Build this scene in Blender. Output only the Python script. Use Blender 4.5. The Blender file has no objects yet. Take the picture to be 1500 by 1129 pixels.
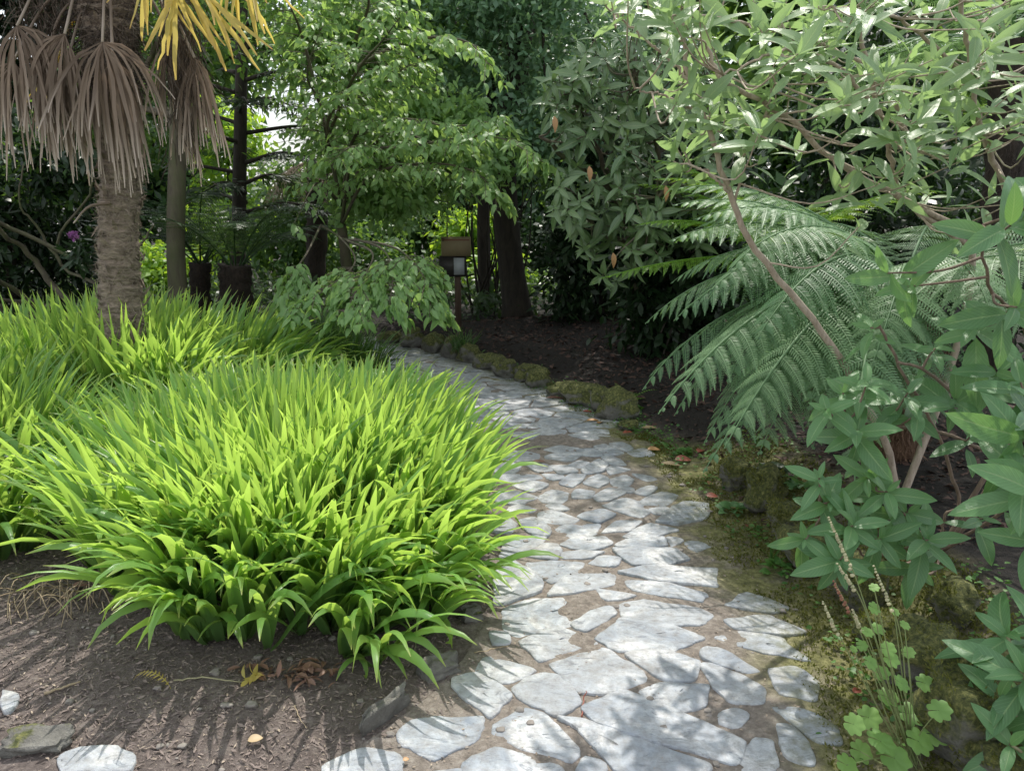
import bpy, math, random
import numpy as np
from mathutils import Vector, noise as mnoise

RS = np.random.RandomState(7)
random.seed(7)
PI = math.pi
sc = bpy.context.scene
COL = sc.collection

# ------------------------------------------------------------------ camera model
FPX, W0, H0 = 1130.0, 1500.0, 1129.0
PITCH = math.radians(13.2)
CH = 1.6
cp, sp = math.cos(PITCH), math.sin(PITCH)

def P(px, py, Y):
    u = (px - W0 / 2) / FPX; v = (H0 / 2 - py) / FPX
    dy = cp + v * sp; dz = -sp + v * cp
    t = Y / dy
    return np.array([u * t, Y, CH + dz * t])

def G(px, py, z=0.0):
    u = (px - W0 / 2) / FPX; v = (H0 / 2 - py) / FPX
    dy = cp + v * sp; dz = -sp + v * cp
    t = (z - CH) / dz
    return np.array([u * t, dy * t, z])

def lerp(a, b, t): return a + (b - a) * t
def nrm(v):
    v = np.asarray(v, float)
    return v / np.maximum(np.linalg.norm(v, axis=-1, keepdims=True), 1e-9)
def U(a, b, *s): return RS.uniform(a, b, s if s else None)

# ------------------------------------------------------------------ path edges and ground height
LE = [G(*p) for p in [(440,1160),(490,1125),(560,1080),(650,1010),(690,960),(728,900),(722,800),(722,730),(715,650),(650,578),(560,530),(515,505),(440,487)]]
RE = [G(*p) for p in [(1265,1129),(1235,1040),(1200,960),(1165,890),(1085,830),(1050,760),(1000,700),(945,650),(895,622),(835,592),(765,562),(700,541),(620,520),(555,502),(470,483)]]
LY = np.array([p[1] for p in LE]); LX = np.array([p[0] for p in LE])
RY = np.array([p[1] for p in RE]); RX = np.array([p[0] for p in RE])
def xl(y): return np.interp(y, LY, LX) - np.maximum(0, 1.86 - y) * 8
def xr(y): return np.interp(y, RY, RX)
def sstep(a, b, x):
    t = np.clip((x - a) / (b - a), 0, 1); return t * t * (3 - 2 * t)
def hgt(x, y):
    x = np.asarray(x, float); y = np.asarray(y, float)
    far = sstep(9.2, 9.8, y)
    r = x - xr(y); l = xl(y) - x
    z = 0.20 * sstep(0.12, 0.75, r) + 0.10 * sstep(0.8, 2.5, r)
    z = z + 0.05 * sstep(0.05, 0.7, l)
    z = z * (1 - far) + far * 0.12
    z = z + 0.02 * np.sin(x * 2.1 + 1.3 * np.sin(y * 1.7)) * np.sin(y * 2.6 + 1) * sstep(0.1, 0.5, np.maximum(r, l))
    z = z + 0.004 * np.sin(x * 17 + 3 * np.sin(y * 9)) * np.sin(y * 15 + x * 4)
    return z
def GH(px, py):
    p = G(px, py)
    for _ in range(4): p = G(px, py, float(hgt(p[0], p[1])))
    return p

# ------------------------------------------------------------------ materials
class NT:
    def __init__(s, name):
        s.m = bpy.data.materials.new(name); s.m.use_nodes = True
        s.t = s.m.node_tree; s.t.nodes.clear()
        s.out = s.t.nodes.new('ShaderNodeOutputMaterial')
    def n(s, typ, ins=None, **kw):
        nd = s.t.nodes.new(typ)
        for k, v in kw.items(): setattr(nd, k, v)
        for k, v in (ins or {}).items():
            sock = nd.inputs[k]
            if isinstance(v, bpy.types.NodeSocket): s.t.links.new(v, sock)
            elif isinstance(v, (tuple, list)) and len(v) == 3 and sock.type == 'RGBA': sock.default_value = (*v, 1)
            else: sock.default_value = v
        return nd
    def noise(s, scale, detail=4, rough=.6, vec=None, dist=0):
        i = {'Scale': scale, 'Detail': detail, 'Roughness': rough, 'Distortion': dist}
        if vec is not None: i['Vector'] = vec
        return s.n('ShaderNodeTexNoise', i).outputs['Fac']
    def ramp(s, fac, stops):
        r = s.n('ShaderNodeValToRGB', {'Fac': fac}); e = r.color_ramp.elements
        while len(e) < len(stops): e.new(0.5)
        for k, (p, c) in enumerate(stops):
            e[k].position = p; e[k].color = (*c, 1) if len(c) == 3 else c
        return r.outputs['Color']
    def mix(s, f, a, b, mode='MIX'):
        nd = s.t.nodes.new('ShaderNodeMix'); nd.data_type = 'RGBA'; nd.blend_type = mode
        for idx, v in ((0, f), (6, a), (7, b)):
            so = nd.inputs[idx]
            if isinstance(v, bpy.types.NodeSocket): s.t.links.new(v, so)
            elif isinstance(v, (tuple, list)): so.default_value = (*v[:3], 1)
            else: so.default_value = v
        return nd.outputs[2]
    def math(s, op, a, b=0.0, clamp=False):
        return s.n('ShaderNodeMath', {0: a, 1: b}, operation=op, use_clamp=clamp).outputs[0]
    def attr(s, name): return s.n('ShaderNodeAttribute', attribute_name=name)
    def objco(s): return s.n('ShaderNodeTexCoord').outputs['Object']
    def pos(s): return s.n('ShaderNodeNewGeometry').outputs['Position']
    def bump(s, h, strength=.5, dist=.01):
        return s.n('ShaderNodeBump', {'Height': h, 'Strength': strength, 'Distance': dist}).outputs['Normal']
    def done(s, sh): s.t.links.new(sh, s.out.inputs['Surface']); return s.m

def leaf_mat(name, dark, light, trans, tf=.4, rough=.42, spec=.4, rib=None, vein=0.0, tip=None, old=None):
    t = NT(name)
    r = t.attr('rnd').outputs['Fac']
    uv = t.n('ShaderNodeSeparateXYZ', {0: t.n('ShaderNodeUVMap', uv_map='UVMap').outputs[0]})
    u, v = uv.outputs[0], uv.outputs[1]
    c = t.mix(r, dark, light)
    nz = t.noise(9.0, 3, .6, vec=t.pos())
    c = t.mix(t.math('MULTIPLY', nz, .5), c, tuple(x * .55 for x in dark))
    if tip: c = t.mix(t.math('MULTIPLY', t.math('POWER', v, 5.0), .8), c, tip)
    tc = t.mix(t.math('MULTIPLY', r, .6), trans, tuple(min(1, x * 1.3) for x in trans))
    if old:
        g = t.math('GREATER_THAN', r, .975)
        c = t.mix(g, c, old); tc = t.mix(g, tc, old)
    du = t.math('ABSOLUTE', t.math('SUBTRACT', u, .5))
    if rib:
        m = t.math('LESS_THAN', du, .035)
        c = t.mix(t.math('MULTIPLY', m, .65), c, rib)
    hgtv = None
    if vein:
        sv = t.math('SINE', t.math('MULTIPLY', t.math('SUBTRACT', v, t.math('MULTIPLY', du, .5)), 75.0))
        c = t.mix(t.math('MULTIPLY', t.math('GREATER_THAN', sv, .86), .22), c, tuple(min(1, x * 1.5 + .03) for x in light))
        bl = t.noise(38.0, 4, .7, vec=t.pos())
        c = t.mix(t.ramp(bl, [(.6, (0, 0, 0)), (.72, (.35, .35, .35))]), c, tuple(x * .7 for x in dark))
        w = t.math('SINE', t.math('MULTIPLY', t.math('SUBTRACT', v, t.math('MULTIPLY', du, .5)), 75.0))
        hgtv = t.math('ADD', t.math('MULTIPLY', t.math('POWER', t.math('ABSOLUTE', w), .5), vein), t.math('MULTIPLY', t.math('MINIMUM', du, .06), 8.0))
    ins = {'Base Color': c, 'Roughness': rough, 'Specular IOR Level': spec}
    if hgtv is not None: ins['Normal'] = t.bump(hgtv, .5, .003)
    bs = t.n('ShaderNodeBsdfPrincipled', ins).outputs[0]
    tr = t.n('ShaderNodeBsdfTranslucent', {'Color': tc}).outputs[0]
    return t.done(t.n('ShaderNodeMixShader', {0: tf, 1: bs, 2: tr}).outputs[0])

def blade_mat(name, dark, light, trans, tf=.42, rough=.28):
    t = NT(name)
    r = t.attr('rnd').outputs['Fac']
    uv = t.n('ShaderNodeSeparateXYZ', {0: t.n('ShaderNodeUVMap', uv_map='UVMap').outputs[0]})
    u, v = uv.outputs[0], uv.outputs[1]
    c = t.mix(r, dark, light)
    c = t.mix(t.math('POWER', t.math('SUBTRACT', 1.0, v, True), 2.0), c, (.035, .085, .02))  # clump self-shadow painted in: blade colour darkens towards the foot
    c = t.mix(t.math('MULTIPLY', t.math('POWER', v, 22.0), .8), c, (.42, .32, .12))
    c = t.mix(t.math('GREATER_THAN', r, .965), c, (.45, .36, .17))
    st = t.math('SINE', t.math('MULTIPLY', u, 70.0))
    c = t.mix(t.math('MULTIPLY', t.math('ADD', st, 1.0), .08), c, (.25, .38, .12))
    bs = t.n('ShaderNodeBsdfPrincipled', {'Base Color': c, 'Roughness': rough, 'Specular IOR Level': .5,
             'Normal': t.bump(st, .25, .002)}).outputs[0]
    tr = t.n('ShaderNodeBsdfTranslucent', {'Color': t.mix(r, tuple(x * .8 for x in trans), tuple(min(1, x * 1.25) for x in trans))}).outputs[0]
    return t.done(t.n('ShaderNodeMixShader', {0: t.math('MULTIPLY', t.math('ADD', .22, t.math('MULTIPLY', v, .78)), tf), 1: bs, 2: tr}).outputs[0])  # translucency drops towards the foot so the clump front stays dark

def bark_mat(name, a, b, scale=14, moss=None, stretch=.25, bumpd=.02):
    t = NT(name)
    v = t.n('ShaderNodeMapping', {'Vector': t.objco(), 'Scale': (1, 1, stretch)}).outputs[0]
    n1 = t.noise(scale, 8, .7, vec=v, dist=.6); n2 = t.noise(2.2, 4, .6, vec=t.objco())
    c = t.ramp(n1, [(.3, a), (.7, b)])
    if moss: c = t.mix(t.ramp(t.math('ADD', t.math('MULTIPLY', n2, .6), t.math('MULTIPLY', n1, .4)), [(.44, (0, 0, 0)), (.58, (.8, .8, .8))]), c, moss)
    return t.done(t.n('ShaderNodeBsdfPrincipled', {'Base Color': c, 'Roughness': .85, 'Normal': t.bump(n1, .9, bumpd)}).outputs[0])

def simple_mat(name, a, b, scale=30, rough=.8, bump=.4, dist=.004, tf=0):
    t = NT(name)
    n1 = t.noise(scale, 6, .65, vec=t.objco())
    c = t.ramp(n1, [(.3, a), (.7, b)])
    r = t.attr('rnd').outputs['Fac']
    c = t.mix(r, c, tuple(x * .6 for x in a))
    bs = t.n('ShaderNodeBsdfPrincipled', {'Base Color': c, 'Roughness': rough, 'Normal': t.bump(n1, bump, dist)}).outputs[0]
    if tf:
        bs = t.n('ShaderNodeMixShader', {0: tf, 1: bs, 2: t.n('ShaderNodeBsdfTranslucent', {'Color': c}).outputs[0]}).outputs[0]
    return t.done(bs)

def rock_mat(name, moss=.5):
    t = NT(name)
    n1 = t.noise(9, 8, .7, vec=t.objco()); n2 = t.noise(60, 6, .7, vec=t.objco()); n3 = t.noise(5, 5, .7, vec=t.pos())
    c = t.ramp(n1, [(.3, (.10, .095, .085)), (.7, (.27, .26, .235))])
    nz = t.n('ShaderNodeSeparateXYZ', {0: t.n('ShaderNodeNewGeometry').outputs['Normal']}).outputs[2]
    f = t.math('ADD', t.math('MULTIPLY', nz, .35), n3)
    f = t.ramp(f, [(.95 - moss * .67, (0, 0, 0)), (min(1, 1.0 - moss * .55), (1, 1, 1))])
    mc = t.ramp(n2, [(.32, (.022, .028, .010)), (.5, (.09, .10, .028)), (.68, (.24, .23, .075))])
    c = t.mix(f, c, mc)
    return t.done(t.n('ShaderNodeBsdfPrincipled', {'Base Color': c, 'Roughness': .92, 'Normal': t.bump(t.math('ADD', n2, n1), .9, .02)}).outputs[0])

def slate_mat():
    t = NT('slate')
    rnd = t.n('ShaderNodeObjectInfo').outputs['Random']
    rnd2 = t.attr('rnd').outputs['Fac']
    r = t.math('FRACT', t.math('ADD', rnd, rnd2))
    n1 = t.noise(4, 8, .65, vec=t.pos(), dist=1.2); n2 = t.noise(26, 8, .75, vec=t.pos()); n3 = t.noise(110, 4, .7, vec=t.pos())
    c = t.ramp(n1, [(.3, (.19, .225, .28)), (.5, (.40, .435, .48)), (.62, (.70, .705, .71))])  # slate greys, with sun glare painted in as the pale patches
    c = t.mix(t.math('MULTIPLY', r, .5), c, (.50, .51, .52))
    cl = t.noise(7, 8, .75, vec=t.n('ShaderNodeMapping', {'Vector': t.pos(), 'Scale': (1, 2.2, 1), 'Rotation': (0, 0, .5)}).outputs[0], dist=2.5)
    c = t.mix(t.ramp(cl, [(.36, (.8, .8, .8)), (.46, (0, 0, 0))]), c, (.17, .19, .22))
    c = t.mix(t.ramp(n2, [(.42, (0, 0, 0)), (.7, (.75, .75, .75))]), c, (.20, .185, .17))
    d = t.noise(2.3, 5, .7, vec=t.pos())
    c = t.mix(t.ramp(d, [(.56, (0, 0, 0)), (.75, (.5, .5, .5))]), c, (.22, .18, .13))
    x = t.n('ShaderNodeSeparateXYZ', {0: t.pos()}).outputs
    mo = t.attr('moss').outputs['Fac']
    mf = t.math('MULTIPLY', mo, t.ramp(t.noise(13, 6, .7, vec=t.pos()), [(.4, (0, 0, 0)), (.6, (1, 1, 1))]))
    c = t.mix(mf, c, (.13, .14, .045))
    h = t.math('ADD', t.math('MULTIPLY', n1, 1.5), t.math('ADD', n2, t.math('MULTIPLY', n3, .3)))
    ro = t.ramp(n2, [(.3, (.34,) * 3), (.7, (.58,) * 3)])
    return t.done(t.n('ShaderNodeBsdfPrincipled', {'Base Color': c, 'Roughness': ro, 'Specular IOR Level': .55, 'Normal': t.bump(t.math('ADD', h, t.math('MULTIPLY', cl, 2.0)), .6, .012)}).outputs[0])

def ground_mat():
    t = NT('ground')
    p = t.pos()
    z = t.n('ShaderNodeSeparateColor', {0: t.attr('zone').outputs['Color']})
    moss, joint, dk = z.outputs[0], z.outputs[1], z.outputs[2]
    n1 = t.noise(3, 6, .7, vec=p); n2 = t.noise(28, 8, .75, vec=p); n3 = t.noise(120, 5, .7, vec=p)
    soil = t.ramp(n2, [(.3, (.07, .055, .05)), (.52, (.16, .128, .115)), (.72, (.29, .25, .225))])
    jt = t.ramp(n2, [(.3, (.14, .118, .10)), (.5, (.26, .222, .19)), (.7, (.42, .375, .33))])
    ms = t.ramp(n2, [(.3, (.07, .07, .028)), (.48, (.17, .17, .06)), (.7, (.36, .34, .15))])
    shaded_litter = t.ramp(n2, [(.3, (.005, .004, .003)), (.7, (.024, .017, .013))])  # leaf litter floor, woodland shade put into its near-black colour
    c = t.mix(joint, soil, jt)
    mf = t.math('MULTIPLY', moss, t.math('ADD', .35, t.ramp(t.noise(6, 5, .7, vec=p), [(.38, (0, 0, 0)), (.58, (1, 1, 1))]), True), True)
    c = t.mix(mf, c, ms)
    c = t.mix(dk, c, shaded_litter)
    h = t.math('ADD', n2, t.math('MULTIPLY', n3, .5))
    return t.done(t.n('ShaderNodeBsdfPrincipled', {'Base Color': c, 'Roughness': .93, 'Normal': t.bump(h, .9, .025)}).outputs[0])

# ------------------------------------------------------------------ mesh accumulator
class M:
    def __init__(s): s.v = []; s.f = []; s.uv = []; s.r = []; s.n = 0
    def add(s, v, f, uv=None, r=0.5):
        v = np.asarray(v, float).reshape(-1, 3); f = np.asarray(f, int)
        s.v.append(v); s.f.append(f + s.n)
        s.uv.append(np.zeros((len(v), 2)) if uv is None else np.asarray(uv, float).reshape(-1, 2))
        s.r.append(np.broadcast_to(np.asarray(r, float), (len(v),)).copy()); s.n += len(v)
    def build(s, name, mat, parent=None, smooth=True, label=None, extra=None):
        v = np.concatenate(s.v); f = np.concatenate(s.f); uv = np.concatenate(s.uv); r = np.concatenate(s.r)
        if parent is not None: v = v - ORG.get(parent.name, np.zeros(3))
        me = bpy.data.meshes.new(name); nf = len(f)
        me.vertices.add(len(v)); me.vertices.foreach_set('co', v.ravel().astype(np.float32))
        me.loops.add(nf * 4); me.loops.foreach_set('vertex_index', f.ravel().astype(np.int32))
        me.polygons.add(nf); me.polygons.foreach_set('loop_start', np.arange(0, nf * 4, 4, dtype=np.int32))
        me.polygons.foreach_set('loop_total', np.full(nf, 4, np.int32))
        me.update(calc_edges=True)
        if smooth: me.polygons.foreach_set('use_smooth', np.ones(nf, bool))
        ul = me.uv_layers.new(name='UVMap'); ul.data.foreach_set('uv', uv[f.ravel()].ravel().astype(np.float32))
        a = me.attributes.new('rnd', 'FLOAT', 'POINT'); a.data.foreach_set('value', r.astype(np.float32))
        if extra is not None:
            for k, val in extra.items():
                a = me.attributes.new(k, 'FLOAT', 'POINT'); a.data.foreach_set('value', np.broadcast_to(np.asarray(val, np.float32), (len(v),)).copy())
        me.materials.append(mat)
        o = bpy.data.objects.new(name, me); COL.objects.link(o)
        if parent is not None:
            o.parent = parent; ORG[o.name] = ORG.get(parent.name, np.zeros(3))
        if label: o['label'] = label
        return o

ORG = {}
def thing(name, label, cat, loc=(0, 0, 0), group=None):
    o = bpy.data.objects.new(name, None); COL.objects.link(o)
    o.location = [float(c) for c in loc]; o.empty_display_size = .1
    o['label'] = label; o['category'] = cat
    if group: o['group'] = group
    ORG[o.name] = np.array(loc, float); return o
def tag(o, label=None, cat=None, group=None, kind=None):
    for k, v in (('label', label), ('category', cat), ('group', group), ('kind', kind)):
        if v: o[k] = v
    return o
def single(m, name, mat, label, cat, group=None, loc=None, kind=None, smooth=True, extra=None):
    """one-mesh thing with its origin at its base"""
    o = m.build(name, mat, None, smooth, extra=extra)
    if loc is not None:
        co = np.empty(len(o.data.vertices) * 3, np.float32); o.data.vertices.foreach_get('co', co)
        co = co.reshape(-1, 3) - np.array(loc, np.float32); o.data.vertices.foreach_set('co', co.ravel()); o.location = [float(c) for c in loc]
    return tag(o, label, cat, group, kind)

# ribbons: C (N,K,3) centres, Wd (N,K,3) unit width dir, Nr (N,K,3) normal, hw (N,K) half width
def ribbons(m, C, Wd, Nr, hw, fold=.2, rnd=.5, across=3):
    N, K = C.shape[:2]
    hw = np.broadcast_to(hw, (N, K))[..., None]
    if across == 3:
        V = np.stack([C - Wd * hw + Nr * hw * fold, C, C + Wd * hw + Nr * hw * fold], 2); us = [0, .5, 1]
    else:
        V = np.stack([C - Wd * hw, C + Wd * hw], 2); us = [0, 1]
    A = across
    idx = np.arange(N * K * A).reshape(N, K, A)
    F = np.stack([idx[:, :-1, :-1], idx[:, :-1, 1:], idx[:, 1:, 1:], idx[:, 1:, :-1]], -1).reshape(-1, 4)
    uv = np.zeros((N, K, A, 2)); uv[..., 0] = np.array(us); uv[..., 1] = np.linspace(0, 1, K)[None, :, None]
    r = np.broadcast_to(np.asarray(rnd, float).reshape(-1, 1, 1) if np.ndim(rnd) else rnd, (N, K, A)).ravel()
    m.add(V, F, uv, r)

PROF = {
    'ell': lambda s: np.sin(PI * np.clip(s, 0, 1) ** .85) ** .8,
    'ova': lambda s: np.sin(PI * np.clip(s, 0, 1) ** .62) ** .9 * (1 - .15 * s),
    'lan': lambda s: np.sin(PI * np.clip(s, 0, 1) ** .75) ** 1.05,
    'obo': lambda s: np.sin(PI * np.clip(s, 0, 1) ** 1.25) ** .9,
    'blade': lambda s: np.minimum(1, .55 + 1.6 * s) * np.clip(1 - s ** 3.2, 0, 1) ** .8,
}
def leaves(m, pos, d, n, L, W, curl=.5, rnd=.5, K=6, prof='ell', fold=.25, across=3):
    pos = np.asarray(pos, float).reshape(-1, 3); N = len(pos)
    d = nrm(np.broadcast_to(d, (N, 3))); n = np.broadcast_to(n, (N, 3))
    n = n - d * np.sum(n * d, -1, keepdims=True); n = nrm(n)
    L = np.broadcast_to(L, (N,)); W = np.broadcast_to(W, (N,)); curl = np.broadcast_to(curl, (N,))
    s = np.linspace(0, 1, K); a = (curl[:, None] * s[None] - curl[:, None] * .15)[..., None]
    D = d[:, None] * np.cos(a) - n[:, None] * np.sin(a)
    Nr = n[:, None] * np.cos(a) + d[:, None] * np.sin(a)
    st = (D[:, 1:] + D[:, :-1]) / 2 * (L[:, None, None] / (K - 1))
    C = pos[:, None] + np.concatenate([np.zeros((N, 1, 3)), np.cumsum(st, 1)], 1)
    Wd = np.cross(d, n)[:, None] * np.ones((1, K, 1))
    hw = np.maximum(PROF[prof](s)[None] * W[:, None] / 2, .0006)
    ribbons(m, C, Wd, Nr, hw, fold, rnd, across)

def tube(m, pts, rad, seg=8, rnd=.5, rough=0, cap=True):
    pts = np.asarray(pts, float); K = len(pts)
    rad = np.broadcast_to(rad, (K,)).astype(float)
    T = nrm(np.gradient(pts, axis=0))
    ref = np.array([0, 0, 1.]) if abs(T[0, 2]) < .9 else np.array([1., 0, 0])
    a = nrm(np.cross(T, ref)); b = np.cross(T, a)
    for k in range(1, K):
        v = a[k - 1] - T[k] * np.dot(a[k - 1], T[k]); a[k] = v / max(np.linalg.norm(v), 1e-9); b[k] = np.cross(T[k], a[k])
    th = np.linspace(0, 2 * PI, seg, endpoint=False)
    rr = rad[:, None] * (1 + rough * RS.uniform(-1, 1, (K, seg)))
    V = pts[:, None] + rr[..., None] * (a[:, None] * np.cos(th)[None, :, None] + b[:, None] * np.sin(th)[None, :, None])
    idx = np.arange(K * seg).reshape(K, seg); nx = np.roll(idx, -1, 1)
    F = np.stack([idx[:-1], nx[:-1], nx[1:], idx[1:]], -1).reshape(-1, 4)
    uv = np.zeros((K, seg, 2)); uv[..., 0] = th / 2 / PI; uv[..., 1] = np.linspace(0, 1, K)[:, None]
    if cap and seg % 2 == 0:
        h = seg // 2; e = []
        for row in (idx[0][::-1], idx[-1]):
            for i in range(h - 1): e.append([row[i], row[i + 1], row[seg - 2 - i], row[seg - 1 - i]])
        F = np.concatenate([F, np.array(e)])
    m.add(V, F, uv, rnd)

def curve(pts, n=20, jit=0):
    """Catmull-Rom through pts"""
    p = np.asarray(pts, float)
    if len(p) == 2: p = np.stack([p[0], p[0] * .5 + p[1] * .5, p[1]])
    q = np.concatenate([[2 * p[0] - p[1]], p, [2 * p[-1] - p[-2]]]); out = []
    ts = np.linspace(0, len(p) - 1 - 1e-6, n)
    for t in ts:
        i = int(t); f = t - i; a, b, c, d = q[i:i + 4]
        out.append(.5 * ((2 * b) + (-a + c) * f + (2 * a - 5 * b + 4 * c - d) * f * f + (-a + 3 * b - 3 * c + d) * f ** 3))
    out = np.array(out)
    if jit: out[1:-1] += RS.normal(0, jit, (n - 2, 3))
    return out

def blob_leaves(m, blobs, n, L, W, per=9, spread=.22, down=.35, K=3, across=2, prof='ell', shell=.45, curl=.4, cl=None, hang=0):
    """leaf clumps filling ellipsoids; blobs = (centre, radii, weight)"""
    w = np.array([b[2] for b in blobs], float); w /= w.sum()
    for b, wi in zip(blobs, w):
        k = max(1, int(n * wi / per))
        dr = nrm(RS.normal(0, 1, (k, 3))); r = shell + (1 - shell) * RS.rand(k) ** .7
        c = np.array(b[0]) + dr * np.array(b[1]) * r[:, None]
        cb = RS.rand(k)
        tw = nrm(dr * [1, 1, .5] + RS.normal(0, .5, (k, 3)) + [0, 0, -hang])
        off = np.repeat(tw, per, 0) * RS.uniform(-1, 1, (k * per, 1)) * spread + RS.normal(0, spread * .35, (k * per, 3)) * [1, 1, .6]
        p = np.repeat(c, per, 0) + off
        d = nrm(np.repeat(tw, per, 0) * .6 + RS.normal(0, .7, (k * per, 3)) + [0, 0, -down])
        nn = nrm(RS.normal(0, .45, (k * per, 3)) + [0, -.15, 1])
        N = k * per
        leaves(m, p, d, nn, L * U(.7, 1.25, N), W * U(.7, 1.2, N), curl * U(.2, 1.6, N), np.clip(np.repeat(cb, per) * .65 + U(0, .35, N), 0, 1), K, prof, .3, across)

def whorl(m, tip, s, k, L, W, curl=.6, open_=(.9, 1.5), K=8, prof='lan', fold=.3, up=None, rnd=None, vary=.38):
    s = nrm(s); ref = np.array([0, 0, 1.]) if abs(s[2]) < .85 else np.array([1., 0, 0])
    a = nrm(np.cross(s, ref)); b = np.cross(s, a)
    th = np.arange(k) * 2.399 + U(0, 6); op = np.linspace(open_[1], open_[0], k) + U(-.15, .15, k)
    rad = a[None] * np.cos(th)[:, None] + b[None] * np.sin(th)[:, None]
    d = s[None] * np.cos(op)[:, None] + rad * np.sin(op)[:, None]
    n = s[None] * np.sin(op)[:, None] - rad * np.cos(op)[:, None]
    n = n + RS.normal(0, .22, (k, 3))
    d = nrm(d + [0, 0, -.12])
    sz = (1 - .5 * np.linspace(0, 1, k) ** 3) * U(1 - vary, 1 + vary, k)
    base = tip - s[None] * (np.linspace(1, 0, k) ** 1.3 * U(.35, .8))[:, None] * L
    r = np.clip((U(0, .6) if rnd is None else rnd) + np.linspace(0, .3, k) + U(-.1, .1, k), 0, .97)
    leaves(m, base, d, n, L * sz, W * sz, curl * U(.4, 1.5, k), r, K, prof, fold)

# ------------------------------------------------------------------ fern fronds
def frond(ml, mr, org, az, el, length, droop, hw, pairs=26, pin=22, sag=.45, sweep=.35, twist=0., rnd=.5, mid=.4, start=.12, pw=.42):
    K = 40; s = np.linspace(0, 1, K)
    e = el - droop * s ** 1.25
    hd = np.array([math.cos(az), math.sin(az), 0])
    T = hd[None] * np.cos(e)[:, None] + np.array([0, 0, 1.])[None] * np.sin(e)[:, None]
    side = np.array([-math.sin(az), math.cos(az), 0])
    bend = twist * s ** 2
    T = nrm(T + side[None] * bend[:, None])
    C = org + np.concatenate([[np.zeros(3)], np.cumsum((T[1:] + T[:-1]) / 2 * length / (K - 1), 0)])
    tube(mr, C, lerp(.011, .0022, s) * (length / 1.5), 6, cap=False)
    for sg in (-1, 1):
        t = np.linspace(start, .985, pairs) + RS.uniform(-.004, .004, pairs)
        pf = np.where(t < mid, .35 + .65 * np.sin(PI / 2 * (t - start) / (mid - start)), np.maximum(1 - ((t - mid) / (1 - mid)) ** 1.7, .04))
        pl = hw * pf * U(.92, 1.06, pairs)
        i = t * (K - 1)
        c0 = np.stack([np.interp(i, np.arange(K), C[:, a]) for a in range(3)], 1)
        t0 = nrm(np.stack([np.interp(i, np.arange(K), T[:, a]) for a in range(3)], 1))
        sd = nrm(np.cross(t0, np.array([0, 0, 1.])) * -sg)
        up = np.cross(t0, sd) * sg * -1
        up = up * np.sign(np.sum(up * np.array([0, 0, 1.]), 1, keepdims=True) + 1e-6)
        d0 = nrm(sd * math.cos(sweep) + t0 * math.sin(sweep) + RS.normal(0, .05, (pairs, 3)))
        Kp = pin; q = np.linspace(0, 1, Kp)
        D = nrm(d0[:, None] * 1. + np.array([0, 0, -1.])[None, None] * (sag * (.25 + q ** 1.1))[None, :, None] * (1 + .15 * RS.normal(0, 1, (pairs, 1, 1))) + t0[:, None] * (.25 * q)[None, :, None])
        PC = c0[:, None] + np.concatenate([np.zeros((pairs, 1, 3)), np.cumsum(D[:, 1:], 1)], 1) * (pl / (Kp - 1))[:, None, None]
        NN = nrm(np.broadcast_to(up[:, None], D.shape) - D * np.sum(up[:, None] * D, -1, keepdims=True))
        WW = np.cross(D, NN)
        ribbons(ml, PC[:, ::3], WW[:, ::3], NN[:, ::3], .0022, 0, rnd, 2)
        for s2 in (-1, 1):
            dd = nrm(WW * s2 + D * .45 - np.array([0, 0, .12]))
            sp_ = pl / Kp
            ln = (pl[:, None] * .0 + hw * .122) * np.maximum(1 - q[None] ** 2.2, .12) * (pf[:, None] ** .45)
            n_ = NN + RS.normal(0, .12, NN.shape)
            leaves(ml, PC.reshape(-1, 3), dd.reshape(-1, 3), n_.reshape(-1, 3), ln.ravel() * U(.85, 1.1, ln.size),
                   np.repeat(np.maximum(sp_ * .62, .0028), Kp), .35, np.clip(rnd + U(-.18, .18, ln.size), 0, .96), 3, 'ell', .2, 2)

def rock(m, c, r, seed, sub=3, ang=.12):
    """irregular stone made of quads (subdivided cube pushed out to a lumpy shape)"""
    n = 5 if sub == 2 else 10
    g = np.linspace(-1, 1, n + 1); A, B = np.meshgrid(g, g, indexing='ij'); o = np.ones_like(A)
    fs = [(A, B, o), (B, A, -o), (o, A, B), (-o, B, A), (B, o, A), (A, -o, B)]
    for X, Y, Z in fs:
        v = np.stack([X, Y, Z], -1).reshape(-1, 3)
        v = lerp(nrm(v), v * .85, ang)
        out = np.empty_like(v)
        for i, p in enumerate(v):
            q = Vector(p * 1.1) + Vector((seed * 3.7, seed * 1.9, seed))
            k = 1 + .42 * mnoise.noise(q) + .20 * mnoise.noise(q * 2.3) + .07 * mnoise.noise(q * 6)
            out[i] = p * k
        idx = np.arange((n + 1) ** 2).reshape(n + 1, n + 1)
        F = np.stack([idx[:-1, :-1], idx[1:, :-1], idx[1:, 1:], idx[:-1, 1:]], -1).reshape(-1, 4)
        m.add(out * np.array(r) + np.array(c), F, None, RS.rand())

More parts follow.
